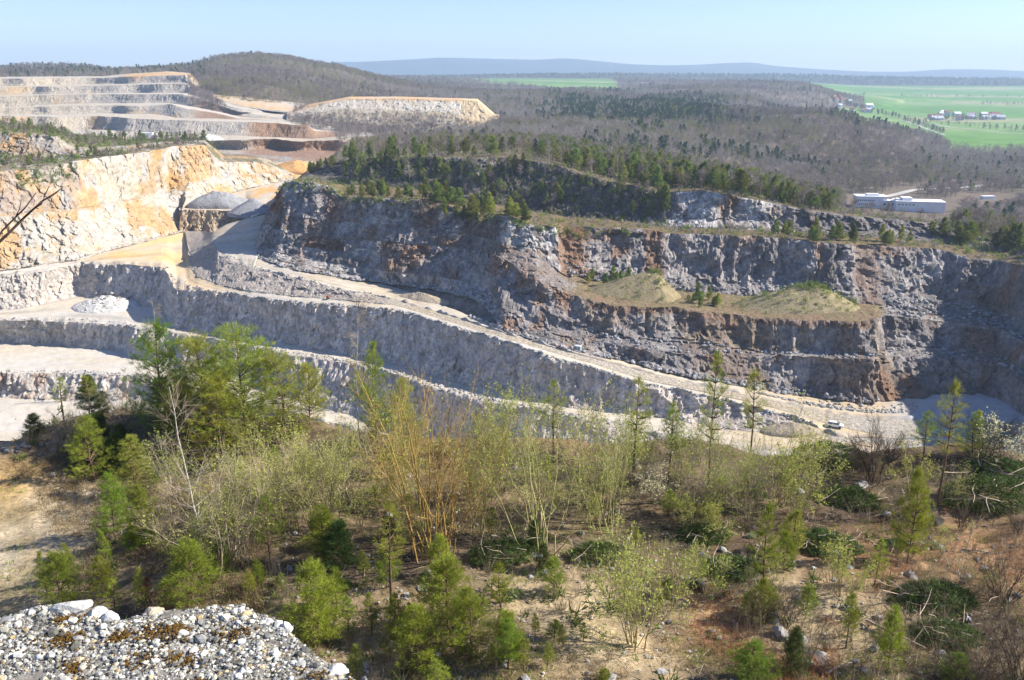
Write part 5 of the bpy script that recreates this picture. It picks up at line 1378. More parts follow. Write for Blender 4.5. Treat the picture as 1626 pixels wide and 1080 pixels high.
W_P = [make_pine(775 + i, 8, w_, m, base=b_, step=.10, nb=5, k=5, ln=.9, wd=.30, sparse=1.0, top=.4) for i, (w_, m, b_) in enumerate([(4.2, M_NEEDF, .25), (3.4, M_NEEDF, .12), (4.6, M_NEEDF, .4)])]
W_G = [bare_proto(779, 9.0, 6.0, 20, 4, M_FTWIG3)]
for i, pr in enumerate(W_B + W_C + W_P[:1] + W_G + W_P[1:]):
    ob = bpy.data.objects.new("woodland_source_%d" % i, joined(pr, "woodland_tree")); src.objects.link(ob)

def gn_scatter(name, pos, rot, scl, idx, label):
    me = bpy.data.meshes.new(name)
    me.vertices.add(len(pos)); me.vertices.foreach_set("co", np.ascontiguousarray(pos, np.float32).ravel())
    a = me.attributes.new("rot", 'FLOAT_VECTOR', 'POINT'); a.data.foreach_set("vector", np.stack([rot * 0, rot * 0, rot], -1).astype(np.float32).ravel())
    a = me.attributes.new("scl", 'FLOAT_VECTOR', 'POINT'); a.data.foreach_set("vector", np.ascontiguousarray(scl, np.float32).ravel())
    a = me.attributes.new("pick", 'INT', 'POINT'); a.data.foreach_set("value", np.ascontiguousarray(idx, np.int32))
    o = link(name, me, kind="stuff", label=label)
    ng = bpy.data.node_groups.new(name, 'GeometryNodeTree')
    ng.interface.new_socket("Geometry", in_out='INPUT', socket_type='NodeSocketGeometry')
    ng.interface.new_socket("Geometry", in_out='OUTPUT', socket_type='NodeSocketGeometry')
    N, L = ng.nodes, ng.links
    gi = N.new("NodeGroupInput"); go = N.new("NodeGroupOutput")
    ci = N.new("GeometryNodeCollectionInfo"); ci.inputs["Collection"].default_value = src
    ci.inputs["Separate Children"].default_value = True; ci.inputs["Reset Children"].default_value = True
    ip = N.new("GeometryNodeInstanceOnPoints"); ip.inputs["Pick Instance"].default_value = True
    def named(nm, ty):
        q = N.new("GeometryNodeInputNamedAttribute"); q.data_type = ty; q.inputs["Name"].default_value = nm; return q.outputs[0]
    L.new(gi.outputs[0], ip.inputs["Points"]); L.new(ci.outputs[0], ip.inputs["Instance"])
    L.new(named("pick", 'INT'), ip.inputs["Instance Index"]); L.new(named("rot", 'FLOAT_VECTOR'), ip.inputs["Rotation"]); L.new(named("scl", 'FLOAT_VECTOR'), ip.inputs["Scale"])
    L.new(ip.outputs[0], go.inputs[0])
    md = o.modifiers.new("scatter", 'NODES'); md.node_group = ng
    return o

r = np.random.default_rng(91)
PX, TT = [], []
for t0, t1, sp in ((500, 700, 4.6), (700, 950, 5.0), (950, 1300, 5.6), (1300, 1800, 7.0), (1800, 2600, 9.5), (2600, 4400, 20), (4400, 5500, 26)):
    n = int((t1 - t0) * ((t0 + t1) / 2 / FPX) * 2350 / sp ** 2)
    PX.append(r.uniform(-320, 2000, n)); TT.append(np.sqrt(r.uniform(t0 ** 2, t1 ** 2, n)))
PX = np.concatenate(PX); TT = np.concatenate(TT)
ok = ~land_class(PX, TT)
ok &= ~((PX < 320) & (TT < 1290)); ok &= ~((PX < 460) & (TT < 1010)); ok &= ~((PX < 600) & (TT < 910))
ok &= ~((PX > 450) & (PX < 800) & (TT > 900) & (TT < 1062))
ok &= ~((PX > 1340) & (PX < 1520) & (TT > 560) & (TT < 705)); ok &= ~((PX > 1520) & (PX < 1630) & (TT > 640) & (TT < 740))
ok &= ~((PX < 1000) & (TT < 690)); ok &= ~((PX >= 1000) & (PX < 1150) & (TT < 640))
# clearing along the valley road
rdx = np.interp(PX, [1395, 1420, 1455, 1490, 1530, 1580], [690, 712, 742, 762, 778, 800])
ok &= ~((PX > 1390) & (PX < 1580) & (np.abs(TT - rdx) < 22))
PX, TT = PX[ok], TT[ok]
pos = land_at(PX, TT)
nz = fbm(pos * C3(1, 1, 0) / 120.0, 3, 951); nz2 = fbm(pos * C3(1, 1, 0) / 30.0, 2, 953)
conif = hsmooth(PX + 40 * nz, 880, 1150, 30) * hsmooth(TT, 980, 1640, 60) * (nz2 > -.28)
pc = np.clip(conif * .8 + .015 + .45 * (nz > .36) * (nz2 > -.2) * (PX > 640) + .2 * ((PX < 330) & (TT > 1280)) + .08 * (PX > 1450) * (TT < 1000), 0, 1)
isc = r.random(len(PX)) < pc
PX = PX; grn = (fbm(pos * C3(1, 1, 0) / 140.0 + 7, 3, 957) + .25 * r.normal(size=len(PX))) > .36
PINE_IX = np.array([5, 7, 8])
isc |= (TT > 4400) & (r.random(len(PX)) < .7)
idx = np.where(isc, np.where(r.random(len(PX)) < .6, 3 + r.integers(0, 2, len(PX)), PINE_IX[r.integers(0, 3, len(PX))]), np.where(grn, 6, np.where(fbm(pos * C3(1, 1, 0) / 170.0 + 31, 3, 959) + r.normal(size=len(PX)) * .09 > .02, 2, r.integers(0, 2, len(PX)))))
sc = r.uniform(.7, 1.2, len(PX)) * (1 + .35 * nz2); big = np.where(TT > 2600, 2.0, 1.0)
scl = np.stack([sc * big * r.uniform(.9, 1.3, len(PX)), sc * big * r.uniform(.9, 1.3, len(PX)), sc * np.where(TT > 2600, 1.25, 1.0)], -1)
gn_scatter("woodland", pos, r.uniform(0, 6.28, len(PX)), scl, idx, "leafless woods with dark conifer stands covering the hills")
# the far part of the plateau woods and the scrub trees of the left hilltop
pts = np.concatenate([CL.pick(7, 560, 860, .1, 1, 420, r), CL.pick(7, 860, 1330, .1, 1, 1100, r), CL.pick(7, 1510, 1850, .1, 1, 260, r), CL.pick(8, 560, 1330, 0, 1, 500, r), CL.pick(6, 545, 1060, .1, 1, 60, r)])
ip = np.concatenate([np.where(r.random(m) < q, PINE_IX[r.integers(0, 3, m)], np.array([0, 1, 2, 6])[r.integers(0, 4, m)]) for m, q in ((420, .25), (1100, .66), (260, .2), (500, .25), (60, .6))])
gn_scatter("woodland", pts, r.uniform(0, 6.28, len(pts)), np.repeat(r.uniform(.45, 1.15, len(pts))[:, None], 3, 1), ip, "mixed woods filling the plateau behind the cliff rim")
pts = np.concatenate([QL.pick(k, 548, 638, 0, 1, 70, r) for k in range(1, 9)] + [QL.pick(k, 480, 638, 0, 1, 110, r) for k in range(7, 15)] + [SPB.pick(0, 458, 825, 0, 1, 420, r), SPB.pick(1, 458, 825, 0, .5, 120, r)] + [QL.pick(k, 318, 345 + 6 * (14 - k), 0, 1, 70, r) for k in range(9, 15)])
gn_scatter("scrub_trees", pts, r.uniform(0, 6.28, len(pts)), np.repeat(r.uniform(.5, 1.0, len(pts))[:, None], 3, 1), r.integers(0, 3, len(pts)), "leafless scrub beside the far quarry terraces")
pts = np.concatenate([LF.pick(5, -200, 340, 0, 1, 240, r), LF.pick(3, -200, 250, .1, 1, 50, r)])
gn_scatter("scrub_trees", pts, r.uniform(0, 6.28, len(pts)), np.repeat(r.uniform(.3, .7, len(pts))[:, None], 3, 1), np.where(r.random(len(pts)) < .5, 5, r.integers(0, 3, len(pts))), "mixed scrub trees over the left hilltop")
# hedges in the fields
hp, ht = [], []
for (a, b2), n in ((((1436, 1830), (1500, 1430)), 90), (((1462, 1760), (1700, 1425)), 110), (((1300, 2300), (1440, 1880)), 160), (((1480, 1870), (1590, 1900)), 140), (((1420, 3300), (1626, 3100)), 50), (((1560, 2650), (1626, 2600)), 40)):
    u = r.random(n); hp.append(a[0] + (b2[0] - a[0]) * u + r.normal(size=n) * 3.5); ht.append(a[1] + (b2[1] - a[1]) * u + r.normal(size=n) * 22)
hp = np.concatenate(hp); ht = np.concatenate(ht)
gn_scatter("hedgerow_trees", land_at(hp, ht), r.uniform(0, 6.28, len(hp)), np.repeat(r.uniform(.6, 1.1, len(hp))[:, None], 3, 1), r.integers(0, 4, len(hp)), "bushes and trees along field lanes and villages")

# ------------------------------------------------------------------ foreground plants
r = np.random.default_rng(101)
YP = [make_pine(801 + i, 4.0, w_, m, base=b_, step=.07, nb=7, k=13, ln=.20, wd=.018, sparse=s_ * 1.35, top=.55, shape=.65) for i, (w_, m, b_, s_) in enumerate([(2.7, M_NEED, .14, 1.25), (2.4, M_NEED, .16, 1.15), (2.9, M_NEED, .12, 1.3)])]
YS = [make_pine(811 + i, 3.6, 1.6, m, base=.25, step=.075, nb=6, k=13, ln=.19, wd=.019, sparse=1.4, top=.6, gap=.1) for i, m in enumerate([M_NEED, M_NEEDY])]
OP = [make_pine(821 + i, 8.0, w_, m, base=b_, step=.055, nb=6, k=12, ln=.31, wd=.023, sparse=1.05, gap=.15, lean=ln_) for i, (w_, m, b_, ln_) in enumerate([(3.0, M_NEEDY, .45, .02), (2.5, M_NEEDY, .5, -.02), (3.4, M_NEED, .35, .03)])]
BP_ = [make_pine(831 + i, 8.5, w_, m, base=.08, step=.05, nb=7, k=13, ln=.30, wd=.023, sparse=1.25, gap=.1, shape=.6) for i, (w_, m) in enumerate([(5.4, M_NEED), (4.8, M_NEEDY), (5.6, M_NEEDY)])]
CLP = [make_pine(835 + i, 8.5, w_, m, base=.03, step=.048, nb=8, k=14, ln=.34, wd=.026, sparse=1.05, gap=.2, shape=.45, lean=l_) for i, (w_, m, l_) in enumerate([(6.4, M_NEEDY, .03), (5.6, M_NEED, -.02), (7.0, M_NEEDY, .05)])]
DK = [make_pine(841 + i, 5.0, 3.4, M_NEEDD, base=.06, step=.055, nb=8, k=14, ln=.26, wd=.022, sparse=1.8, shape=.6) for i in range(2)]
RD = [make_pine(851, 2.6, 1.3, M_NEEDR, base=.1, step=.09, nb=5, k=11, ln=.18, wd=.018, sparse=.9)]
WO = [shrub_proto(861, 8.5, 6.4, 24, 11, 7, M_TWIGO, M_BUD, 1300, .08, .55, .010, .9)]
WG = [shrub_proto(864 + i, 7.0, 4.6, 13, 10, 6, M_TWIGG, M_BUD, 2000, .085, .5, .010, .8) for i in range(3)]
WB = [shrub_proto(870 + i, 5.5, 3.6, 12, 9, 6, M_TWIG, M_BUD, 1100, .075, .5, .010, .7) for i in range(3)]
WD = [shrub_proto(876 + i, 4.2, 3.6, 18, 12, 8, M_TWIGD, None, 0, .06, .7, .011, .3) for i in range(2)]
WY = [shrub_proto(880, 6.0, 4.6, 13, 11, 7, M_TWIGG, M_BUD, 3000, .085, .6, .010, .4)]
WW = [shrub_proto(884, 5.0, 3.6, 11, 9, 6, M_TWIG, M_BLOS, 1500, .11, .5, .010, .3)]
WL = [shrub_proto(895 + i, 4.5, 2.8, 6, 10, 6, M_TWIGG, M_BUD, 1700, .085, .35, .009, .3) for i in range(3)]
SA = [shrub_proto(888 + i, 3.0, 1.2, 3, 7, 4, M_TWIG, M_BUD, 60, .06, .4, .010, .12) for i in range(2)]
BI = [birch_proto(890, 9.0, 4.5), birch_proto(891, 8.0, 2.2, nb=24)]
BR = [brush_proto(895 + i, 4.0, M_NEEDD, 18) for i in range(3)]

bpy.context.view_layer.update()
def gpt(px, py):
    q = at_z(px, py, -20.8)
    for _ in range(6):
        q = at_z(px, py, float(zf(q[0], q[1])))
    q[2] = float(zf(q[0], q[1]))
    return q
def plant(protos, v, px, base, top, label, name, cat, group=None, wpx=None, lean=None, rz=None):
    pr = protos[v % len(protos)]
    q = gpt(px, base)
    t = q[1] * CP - q[2] * SP
    h = (base - top) * t / FPX / 0.93
    ws = 1.0
    if wpx: ws = (wpx * t / FPX) / (pr.w * h / pr.h)
    ws = min(max(ws, .55), 1.8)
    q[2] -= .06
    return place(pr, name, q, h, label, cat, group, ws, r=r, lean=lean, rz=rz)
PN = ("pine_tree", "pine tree", "pines on the terrace")
SH = ("bare_shrub", "shrub", "leafless shrubs on the terrace")
PLANTS = [
 # big pines on the left
 (CLP, 1, 272, 705, 540, 130, "tall bushy pine at the left end of the big pine clump", PN),
 (CLP, 0, 322, 695, 548, 150, "green pine in the middle of the big pine clump", PN),
 (CLP, 2, 392, 700, 530, 180, "broad sunlit yellowish pine with bare side branches in the big clump", PN),
 (CLP, 0, 445, 705, 566, 130, "pine at the right end of the big clump, against the grey wall", PN),
 (CLP, 1, 352, 675, 570, 110, "smaller pine behind the middle of the big pine clump", PN),
 (CLP, 2, 492, 678, 582, 80, "low yellowish pine right of the big clump, by the lower road", PN),
 (CLP, 0, 360, 735, 600, 130, "low wide pine at the foot of the big clump", PN),
 (CLP, 2, 300, 725, 610, 100, "low sunlit pine before the left end of the big clump", PN),
 (BP_, 0, 152, 765, 660, 90, "green pine on the left bank casting its shadow over the path", PN),
 (BP_, 1, 222, 785, 690, 90, "pine between the dark left bank pines and the path", PN),
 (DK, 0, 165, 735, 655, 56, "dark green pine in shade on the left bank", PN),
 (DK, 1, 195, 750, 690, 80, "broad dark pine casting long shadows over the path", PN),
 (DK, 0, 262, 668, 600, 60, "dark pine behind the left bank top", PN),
 (OP, 0, 105, 688, 622, 44, "thin yellow green pine beside the dark boulders", PN),
 (OP, 1, 143, 668, 606, 34, "spindly pine in front of the white bench floor", PN),
 (DK, 1, 58, 705, 668, 40, "small dark bush on the stony bank near the boulders", ("evergreen_bush", "bush", None)),
 (YP, 0, 182, 852, 750, 66, "bright pine beside the left path, left of a pair", PN),
 (YP, 1, 228, 870, 768, 70, "bright pine beside the left path, right of a pair", PN),
 (YP, 2, 98, 968, 872, 84, "sparse pine at the lower left above the gravel rim", PN),
 (YS, 0, 182, 978, 915, 40, "thin young pine behind the white rim rocks", PN),
 (YP, 1, 305, 968, 852, 100, "large bright pine just behind the gravel ledge", PN),
 (RD, 0, 242, 972, 912, 34, "small reddish brown dying pine", ("dying_pine", "pine tree", None)),
 (YS, 0, 266, 974, 918, 44, "young pine next to the reddish dying one", PN),
 # centre front
 (YP, 0, 499, 1028, 884, 122, "large bright yellow green pine right of the gravel ledge", PN),
 (YP, 2, 712, 1005, 880, 130, "biggest bright pine in the middle foreground", PN),
 (YP, 1, 668, 1066, 952, 100, "bushy pine in front of the biggest bright pine", PN),
 (YP, 0, 748, 1040, 925, 90, "pine leaning against the right side of the biggest bright pine", PN),
 (YS, 1, 692, 1100, 1040, 70, "yellow green young pine at the bottom edge", PN),
 (YS, 1, 568, 1082, 1018, 34, "tiny yellowish pine at the end of the gravel ledge", PN),
 (YS, 0, 796, 968, 888, 54, "slim young pine on the sandy patch", PN),
 (YP, 1, 806, 1062, 975, 60, "pine at the bottom right of the bright group", PN),
 (YS, 0, 832, 1068, 1010, 40, "small pine at the edge of the shrub shadow", PN),
 (YP, 2, 880, 942, 880, 50, "dense low pine beside the brush pile in the middle", PN),
 (YS, 1, 880, 1018, 980, 34, "knee high yellowish pine on the sandy ground", PN),
 (YS, 0, 926, 1018, 985, 22, "tiny seedling pine left of the shadow casting shrub", PN),
 (OP, 2, 432, 905, 782, 70, "open airy pine standing left of the middle shrubs", PN),
 (YP, 1, 512, 892, 800, 80, "deep green pine below the brown shrub thicket", PN),
 (DK, 0, 540, 905, 825, 70, "shaded dark pine behind the bright one", PN),
 (OP, 1, 622, 965, 790, 64, "thin pale green pine with dead lower branches", PN),
 (YS, 1, 590, 1010, 935, 40, "sparse sapling pine beside the bright yellow green one", PN),
 (OP, 0, 655, 890, 780, 60, "yellowish pine in front of the ochre willow", PN),
 # mid
 (BP_, 0, 600, 705, 548, 66, "pointed pine reaching up against the grey wall", PN),
 (BP_, 2, 645, 725, 605, 80, "yellow green pine just right of the pointed one", PN),
 (OP, 2, 570, 690, 590, 40, "dark slim pine left of the pointed one", PN),
 (OP, 0, 1124, 800, 563, 62, "tall slender pine with a bare lower trunk", PN),
 (OP, 1, 1186, 770, 588, 52, "thin tall pine right of the tallest slender one", PN),
 (OP, 2, 1062, 765, 638, 54, "green topped pine with a leaning thin trunk", PN),
 (OP, 1, 1005, 760, 600, 60, "yellowish airy pine above the lower road", PN),
 (OP, 0, 880, 735, 605, 60, "pale airy pine rising before the long grey wall", PN),
 (OP, 0, 1487, 805, 604, 68, "tall yellow pine standing alone at the right", PN),
 (OP, 2, 1466, 730, 655, 50, "short yellowish pine beside the lone tall one", PN),
 (BP_, 1, 1545, 725, 652, 52, "dark bushy pine before the shaded pit floor", PN),
 (YP, 0, 1440, 895, 742, 64, "slender pine with a kinked trunk on the bare slope", PN),
 (YS, 0, 1212, 945, 795, 62, "slim bright pine right of the budding shrub", PN),
 (YS, 1, 1262, 882, 808, 56, "yellow green young pine before a brush pile", PN),
 (YS, 1, 1060, 820, 775, 40, "small yellowish pine below the blossoming bush", PN),
 (YP, 2, 1410, 1064, 955, 58, "dense deep green pine at the lower right", PN),
 (YP, 0, 1192, 1080, 1010, 96, "pine at the bottom edge before the reddish grass", PN),
 (YP, 1, 1518, 1086, 1030, 80, "pine at the bottom edge beside the dry brush", PN),
 (YS, 0, 1388, 930, 850, 36, "thin young pine behind the dense green one", PN),
 (DK, 1, 1260, 1075, 990, 50, "dark pine among the grey rocks", PN),
 (YP, 2, 960, 1082, 1058, 70, "low pine spreading at the bottom edge in the middle", PN),
 # shrubs
 (WO, 0, 690, 882, 590, 250, "biggest shrub with many ochre stems in the centre", SH),
 (WG, 0, 512, 850, 668, 150, "brown twiggy shrub right of the big pine clump", SH),
 (WB, 0, 455, 790, 655, 110, "grey brown thicket shrub behind the brown twiggy one", SH),
 (WB, 1, 345, 905, 700, 170, "pale twiggy shrub beside the white birch", SH),
 (WB, 2, 385, 895, 760, 110, "dark stemmed shrub right of the white birch", SH),
 (WB, 0, 290, 790, 660, 100, "leafless shrub between the birch and the dark pines", SH),
 (WB, 1, 560, 800, 690, 90, "reddish twigged shrub left of the ochre willow", SH),
 (WG, 1, 862, 878, 632, 160, "olive stemmed shrub with arching lower twigs", SH),
 (WG, 2, 960, 838, 615, 140, "tall upright shrub right of the arching one", SH),
 (WG, 0, 760, 850, 620, 110, "grey shrub behind the right side of the ochre willow", SH),
 (WB, 2, 905, 730, 620, 90, "yellow budded shrub on the terrace edge before the road", SH),
 (WB, 0, 820, 760, 650, 80, "thin shrub on the terrace edge left of the arching one", SH),
 (WY, 0, 1012, 1028, 808, 170, "spreading budding shrub casting a long shadow to the left", SH),
 (WB, 1, 1098, 835, 650, 90, "brown shrub at the foot of the tall slender pine", SH),
 (WB, 2, 1180, 840, 680, 80, "airy shrub right of the tall slender pine", SH),
 (WG, 1, 1232, 800, 640, 120, "wide shrub in front of the sandy road bend", SH),
 (WB, 0, 1295, 770, 690, 70, "low shrub before the parked car", SH),
 (WD, 0, 1385, 768, 672, 110, "dark vase shaped shrub before the quarry floor", SH),
 (WD, 1, 1415, 730, 680, 70, "small dark shrub on the terrace edge below the floor", SH),
 (WD, 0, 1560, 735, 650, 90, "dark branched shrub before the pit pool", SH),
 (WB, 1, 1500, 800, 720, 60, "thin shrub at the foot of the lone tall pine", SH),
 (WW, 0, 1600, 738, 655, 90, "white blossoming bush at the right edge", ("blossoming_bush", "bush", None)),
 (WW, 0, 1040, 800, 740, 80, "low white blossoming bush in the middle", ("blossoming_bush", "bush", None)),
 (SA, 0, 1285, 1050, 940, 60, "pair of thin leafless saplings by the grey rocks", SH),
 (SA, 1, 1262, 1060, 930, 50, "leafless sapling just left of the grey rocks", SH),
 (SA, 0, 1520, 935, 832, 60, "thin leafless saplings on the right slope", SH),
 (SA, 1, 1540, 925, 850, 50, "short leafless saplings beside the thin ones", SH),
 (WD, 1, 1595, 955, 868, 120, "dense dark bush at the right edge", SH),
 (WD, 0, 1615, 1090, 960, 150, "dry brown brush in the lower right corner", SH),
 (WD, 1, 1545, 1100, 1010, 110, "dry brown brush left of the corner one", SH),
 (BI, 0, 318, 912, 618, 150, "white barked birch leaning left", ("birch_tree", "birch", None)),
 (BI, 1, 572, 712, 480, 44, "very thin bare birch before the grey wall", ("birch_tree", "birch", None)),
 (BI, 1, 258, 650, 478, 36, "thin pale birch behind the tall bushy pine", ("birch_tree", "birch", None)),
]
for protos, v, px, base, top, wpx, lab, (nm, cat, grp) in PLANTS:
    plant(protos, v, px, base, top, lab, nm, cat, grp, wpx, rz=0.0 if protos is BI else None)
# thicket fillers that nothing tells apart
r = np.random.default_rng(141)
USED = set()
PREP = (" right of ", " left of ", " in ", " by ", " with ", " before ", " behind ", " against ", " beside ", " at ", " casting ", " just ", " on ", " above ", " below ", " standing ", " reaching ", " next ", " under ", " among ", " rising ", " leaning ")
def near_label(base, px, py, h):
    best = sorted(PLANTS, key=lambda p: (p[2] - px) ** 2 + 2.2 * (p[3] - py) ** 2)[:4]
    sizes = ["", "knee high " if h < 1.1 else "waist high " if h < 1.6 else "head high " if h < 2.2 else "tall "]
    for p in best:
        dx, dy = px - p[2], py - p[3]
        rel = ("just right of" if dx > 0 else "just left of") if abs(dx) > abs(dy) * 1.3 else ("in front of" if dy > 0 else "right behind")
        for sz in sizes:
            lab = sz + base + " " + rel + " the " + p[6]
            while len(lab.split()) > 16:
                cut = max(lab.rfind(q) for q in PREP)
                if cut < len(sz + base) + 14: break
                lab = lab[:cut]
            if len(lab.split()) <= 16 and lab not in USED:
                USED.add(lab); return lab
    return None
def fill(n, px0, px1, py0, py1, protos, h0, h1, label, name, cat, group):
    base = {"bare_shrub": "leafless bush", "pine_sapling": "little bright pine", "pine_tree": "low dark pine", "budding_sapling": "yellow green budding sapling"}[name]
    for i in range(n):
        px, py = r.uniform(px0, px1), r.uniform(py0, py1)
        q = gpt(px, py); q[2] -= .05
        if q[1] > np.interp(q[0], EX, EY) - .3: continue
        h = r.uniform(h0, h1)
        place(protos[r.integers(0, len(protos))], name, q, h, near_label(base, px, py, h) or label, cat, group, r.uniform(.9, 1.3), r=r)
fill(24, 430, 1330, 702, 850, WL, 2.2, 4.6, "yellow green budding sapling in the belt along the terrace edge", "budding_sapling", "sapling", "budding saplings along the terrace edge")
fill(12, 1000, 1620, 740, 1000, WL, 1.4, 3.2, "yellow green budding sapling on the bare slope", "budding_sapling", "sapling", "budding saplings on the bare slope")
fill(9, 50, 270, 655, 745, WD + WB, 1.2, 2.6, "leafless bush on the stony left bank", "bare_shrub", "shrub", "bushes on the stony left bank")
fill(8, 220, 430, 760, 940, WL, 1.8, 3.6, "yellow green budding sapling near the birch", "budding_sapling", "sapling", "budding saplings near the birch")
fill(10, 430, 1330, 705, 840, WB + WG, 2.2, 4.4, "twiggy leafless bush in the thicket along the terrace edge", "bare_shrub", "shrub", "bushes of the thicket along the terrace edge")
fill(6, 230, 470, 690, 900, WB + WG, 2.0, 4.2, "twiggy leafless bush in the thicket around the white birch", "bare_shrub", "shrub", "bushes of the thicket around the birch")
fill(16, 1000, 1626, 730, 1000, WD + WB, 1.0, 2.2, "low leafless bush on the bare slope", "bare_shrub", "shrub", "low bushes on the bare slope")
fill(40, 420, 1350, 730, 1070, YS + YP[:2], .8, 2.4, "small bright pine among the grass", "pine_sapling", "pine sapling", "small pines among the grass")
fill(12, 60, 420, 870, 975, YS + YP[:1], .8, 2.2, "small bright pine on the left bank", "pine_sapling", "pine sapling", "small pines on the left bank")
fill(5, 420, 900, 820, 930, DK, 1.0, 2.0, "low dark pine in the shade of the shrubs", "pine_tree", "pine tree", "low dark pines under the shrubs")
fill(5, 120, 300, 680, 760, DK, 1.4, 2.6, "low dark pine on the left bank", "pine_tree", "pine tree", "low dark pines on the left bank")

# felled brush
for v, px, py, wpx, lab in [(0, 1575, 790, 170, "large heap of cut pine branches at the right edge"), (1, 1590, 750, 120, "heap of cut branches behind the large one"), (2, 1345, 795, 110, "low spread of cut pine branches on the bare slope"),
                            (0, 1310, 865, 120, "dark heap of cut branches before the bare slope"), (1, 1165, 905, 110, "cut pine branches beside the grey rock"), (2, 1480, 955, 150, "dark cut branches right of the dense green pine"),
                            (1, 800, 880, 120, "dark green cut branches at the foot of the ochre willow"), (0, 1320, 725, 120, "green cut branches on the terrace edge by the car"), (2, 1420, 870, 70, "small twig heap below the kinked pine"),
                            (1, 520, 935, 80, "dark twig heap below the shaded pine"), (2, 950, 880, 100, "twig heap under the olive shrubs"), (0, 1120, 850, 90, "twig heap under the tall slender pine"), (1, 1500, 1010, 120, "old brown branches above the dry brush")]:
    q = gpt(px, py); t = q[1] * CP - q[2] * SP; w = wpx * t / FPX
    pr = BR[v]; o = place(pr, "brush_pile", q, pr.h * w / pr.w, lab, "brush pile", "brush piles on the terrace", 1.0, r=r, rz=r.uniform(-.4, .4))

# boulders and rocks
for px, py, wpx, lab, mt, sdn in [(33, 680, 34, "black boulder on the bank edge, right of the grey one", M_DBOULD, 1), (70, 676, 22, "smaller black boulder at the right end of the bank row", M_DBOULD, 2), (3, 690, 26, "dark boulder cut by the left picture edge", M_DBOULD, 3), (14, 682, 24, "grey boulder between the two dark ones", M_BOULD, 4),
                                  (1103, 930, 34, "dark grey rock below the cut branches", M_DBOULD, 5), (1227, 985, 26, "pale rock at the top of the rock cluster", M_BOULD, 6), (1240, 1010, 34, "upright grey slab in the rock cluster", M_BOULD, 7), (1268, 1018, 30, "grey block at the right of the rock cluster", M_BOULD, 8), (1298, 1045, 30, "square grey rock below the rock cluster", M_BOULD, 9),
                                  (1485, 828, 26, "dark rock right of the kinked pine", M_DBOULD, 10), (1325, 880, 22, "grey stone under the dark brush heap", M_BOULD, 11), (1445, 915, 24, "rock below the kinked pine", M_BOULD, 12), (857, 886, 22, "pale rock under the olive stemmed shrub", M_STONE, 13), (912, 890, 20, "tan rock behind the low pine", M_DEAD, 14), (1270, 780, 14, "white stone on the bare slope", M_STONE, 15), (1365, 770, 22, "grey boulder below the dark vase shrub", M_BOULD, 16), (1110, 800, 14, "grey stone at the foot of the tall slender pine", M_BOULD, 17), (1490, 870, 20, "grey stone on the right slope", M_BOULD, 18), (820, 745, 14, "pale stone on the terrace edge", M_STONE, 19)]:
    q = gpt(px, py); t = q[1] * CP - q[2] * SP; s_ = wpx * t / FPX
    o = link("boulder", boulder_mesh("boulder", s_ * 1.1, mt, sdn + 60, 3, .75), label=lab, cat="boulder", group="boulders on the terrace")
    o.location = (q[0], q[1], q[2] - .22 * s_); o.rotation_euler = (0, 0, sdn); o.scale = (.85, .85, .8)

# fallen sticks that can be told apart
for px, py, ln, az, lab in [(1380, 800, 2.2, .3, "pale fallen stick beside the spread of cut branches"), (1318, 745, 2.4, .7, "bleached fallen branch under the terrace edge shrubs"), (1465, 865, 1.8, .05, "straight pale log piece on the right slope"), (1560, 880, 1.6, -.5, "short bleached stick on the far right slope"),
                            (560, 885, 2.6, -.8, "bare fallen pine top with side twigs"), (975, 810, 2.4, .9, "leaning bleached pole under the tall upright shrub"), (1420, 1010, 2.6, -1.0, "thin bleached stick right of the dense green pine"), (1330, 1065, 1.2, .4, "short white stick at the bottom right"), (1490, 945, 1.8, -.7, "pale stick across the dark cut branches")]:
    q = gpt(px, py)
    P = np.linspace(-.5, .5, 6)[:, None] * np.array([math.cos(az), math.sin(az), .10]) * ln + rng.normal(size=(6, 3)) * .03
    rd = np.linspace(.055, .02, 6)
    V = [tubes(P[None], rd[None], 6) + (0,)]
    B0 = P[[2, 3, 4]]; BPs = np.stack([B0, B0 + rng.normal(size=(3, 3)) * .35 + [0, 0, .25]], 1)
    V.append(tubes(BPs, np.full((3, 2), .014), 3) + (0,))
    o = link("fallen_branch", combine("fallen_branch", V, [M_DEAD]), label=lab, cat="branch", group="fallen branches on the terrace"); o.location = (q[0], q[1], q[2] + .12)

# ground cover
r = np.random.default_rng(121)
def terrace_pts(n, px0, px1, py0, py1):
    px = r.uniform(px0, px1, n); py = r.uniform(py0, py1, n)
    q = at_z(px, py, -20.6)
    z = zf(q[:, 0], q[:, 1]); q = at_z(px, py, z); q[:, 2] = zf(q[:, 0], q[:, 1])
    return q[(q[:, 1] < np.interp(q[:, 0], EX, EY) + .3) & (q[:, 1] > 15)]
def grass(name, pts, ln, wd, mat, label, k=5, thr=None, sd_=0):
    if thr is not None:
        pts = pts[fbm(pts * C3(1, 1, 0) / 2.6, 3, 961 + sd_) > thr]
    d = norm(np.stack([r.normal(size=len(pts)) * .35, r.normal(size=len(pts)) * .35, np.ones(len(pts))], -1))
    v, f = needle_tris(pts, d, k, ln, wd, .45, r)
    link(name, combine(name, [(v, f, 0)], [mat]), kind="stuff", label=label)
grass("dry_grass", terrace_pts(11000, -60, 1700, 690, 1120), .30, .022, M_DRY, "dry straw coloured grass on the terrace", 6, -.05)
grass("dry_grass", np.concatenate([terrace_pts(2200, 1000, 1330, 930, 1110), terrace_pts(600, 1380, 1700, 800, 1000)]), .36, .02, M_DRYR, "reddish dry grass patches at the bottom right", 5, .12, 3)
grass("grass", terrace_pts(11000, 0, 1700, 700, 1120), .22, .022, M_NEED, "short green grass shoots between the shrubs", 5, .08, 7)
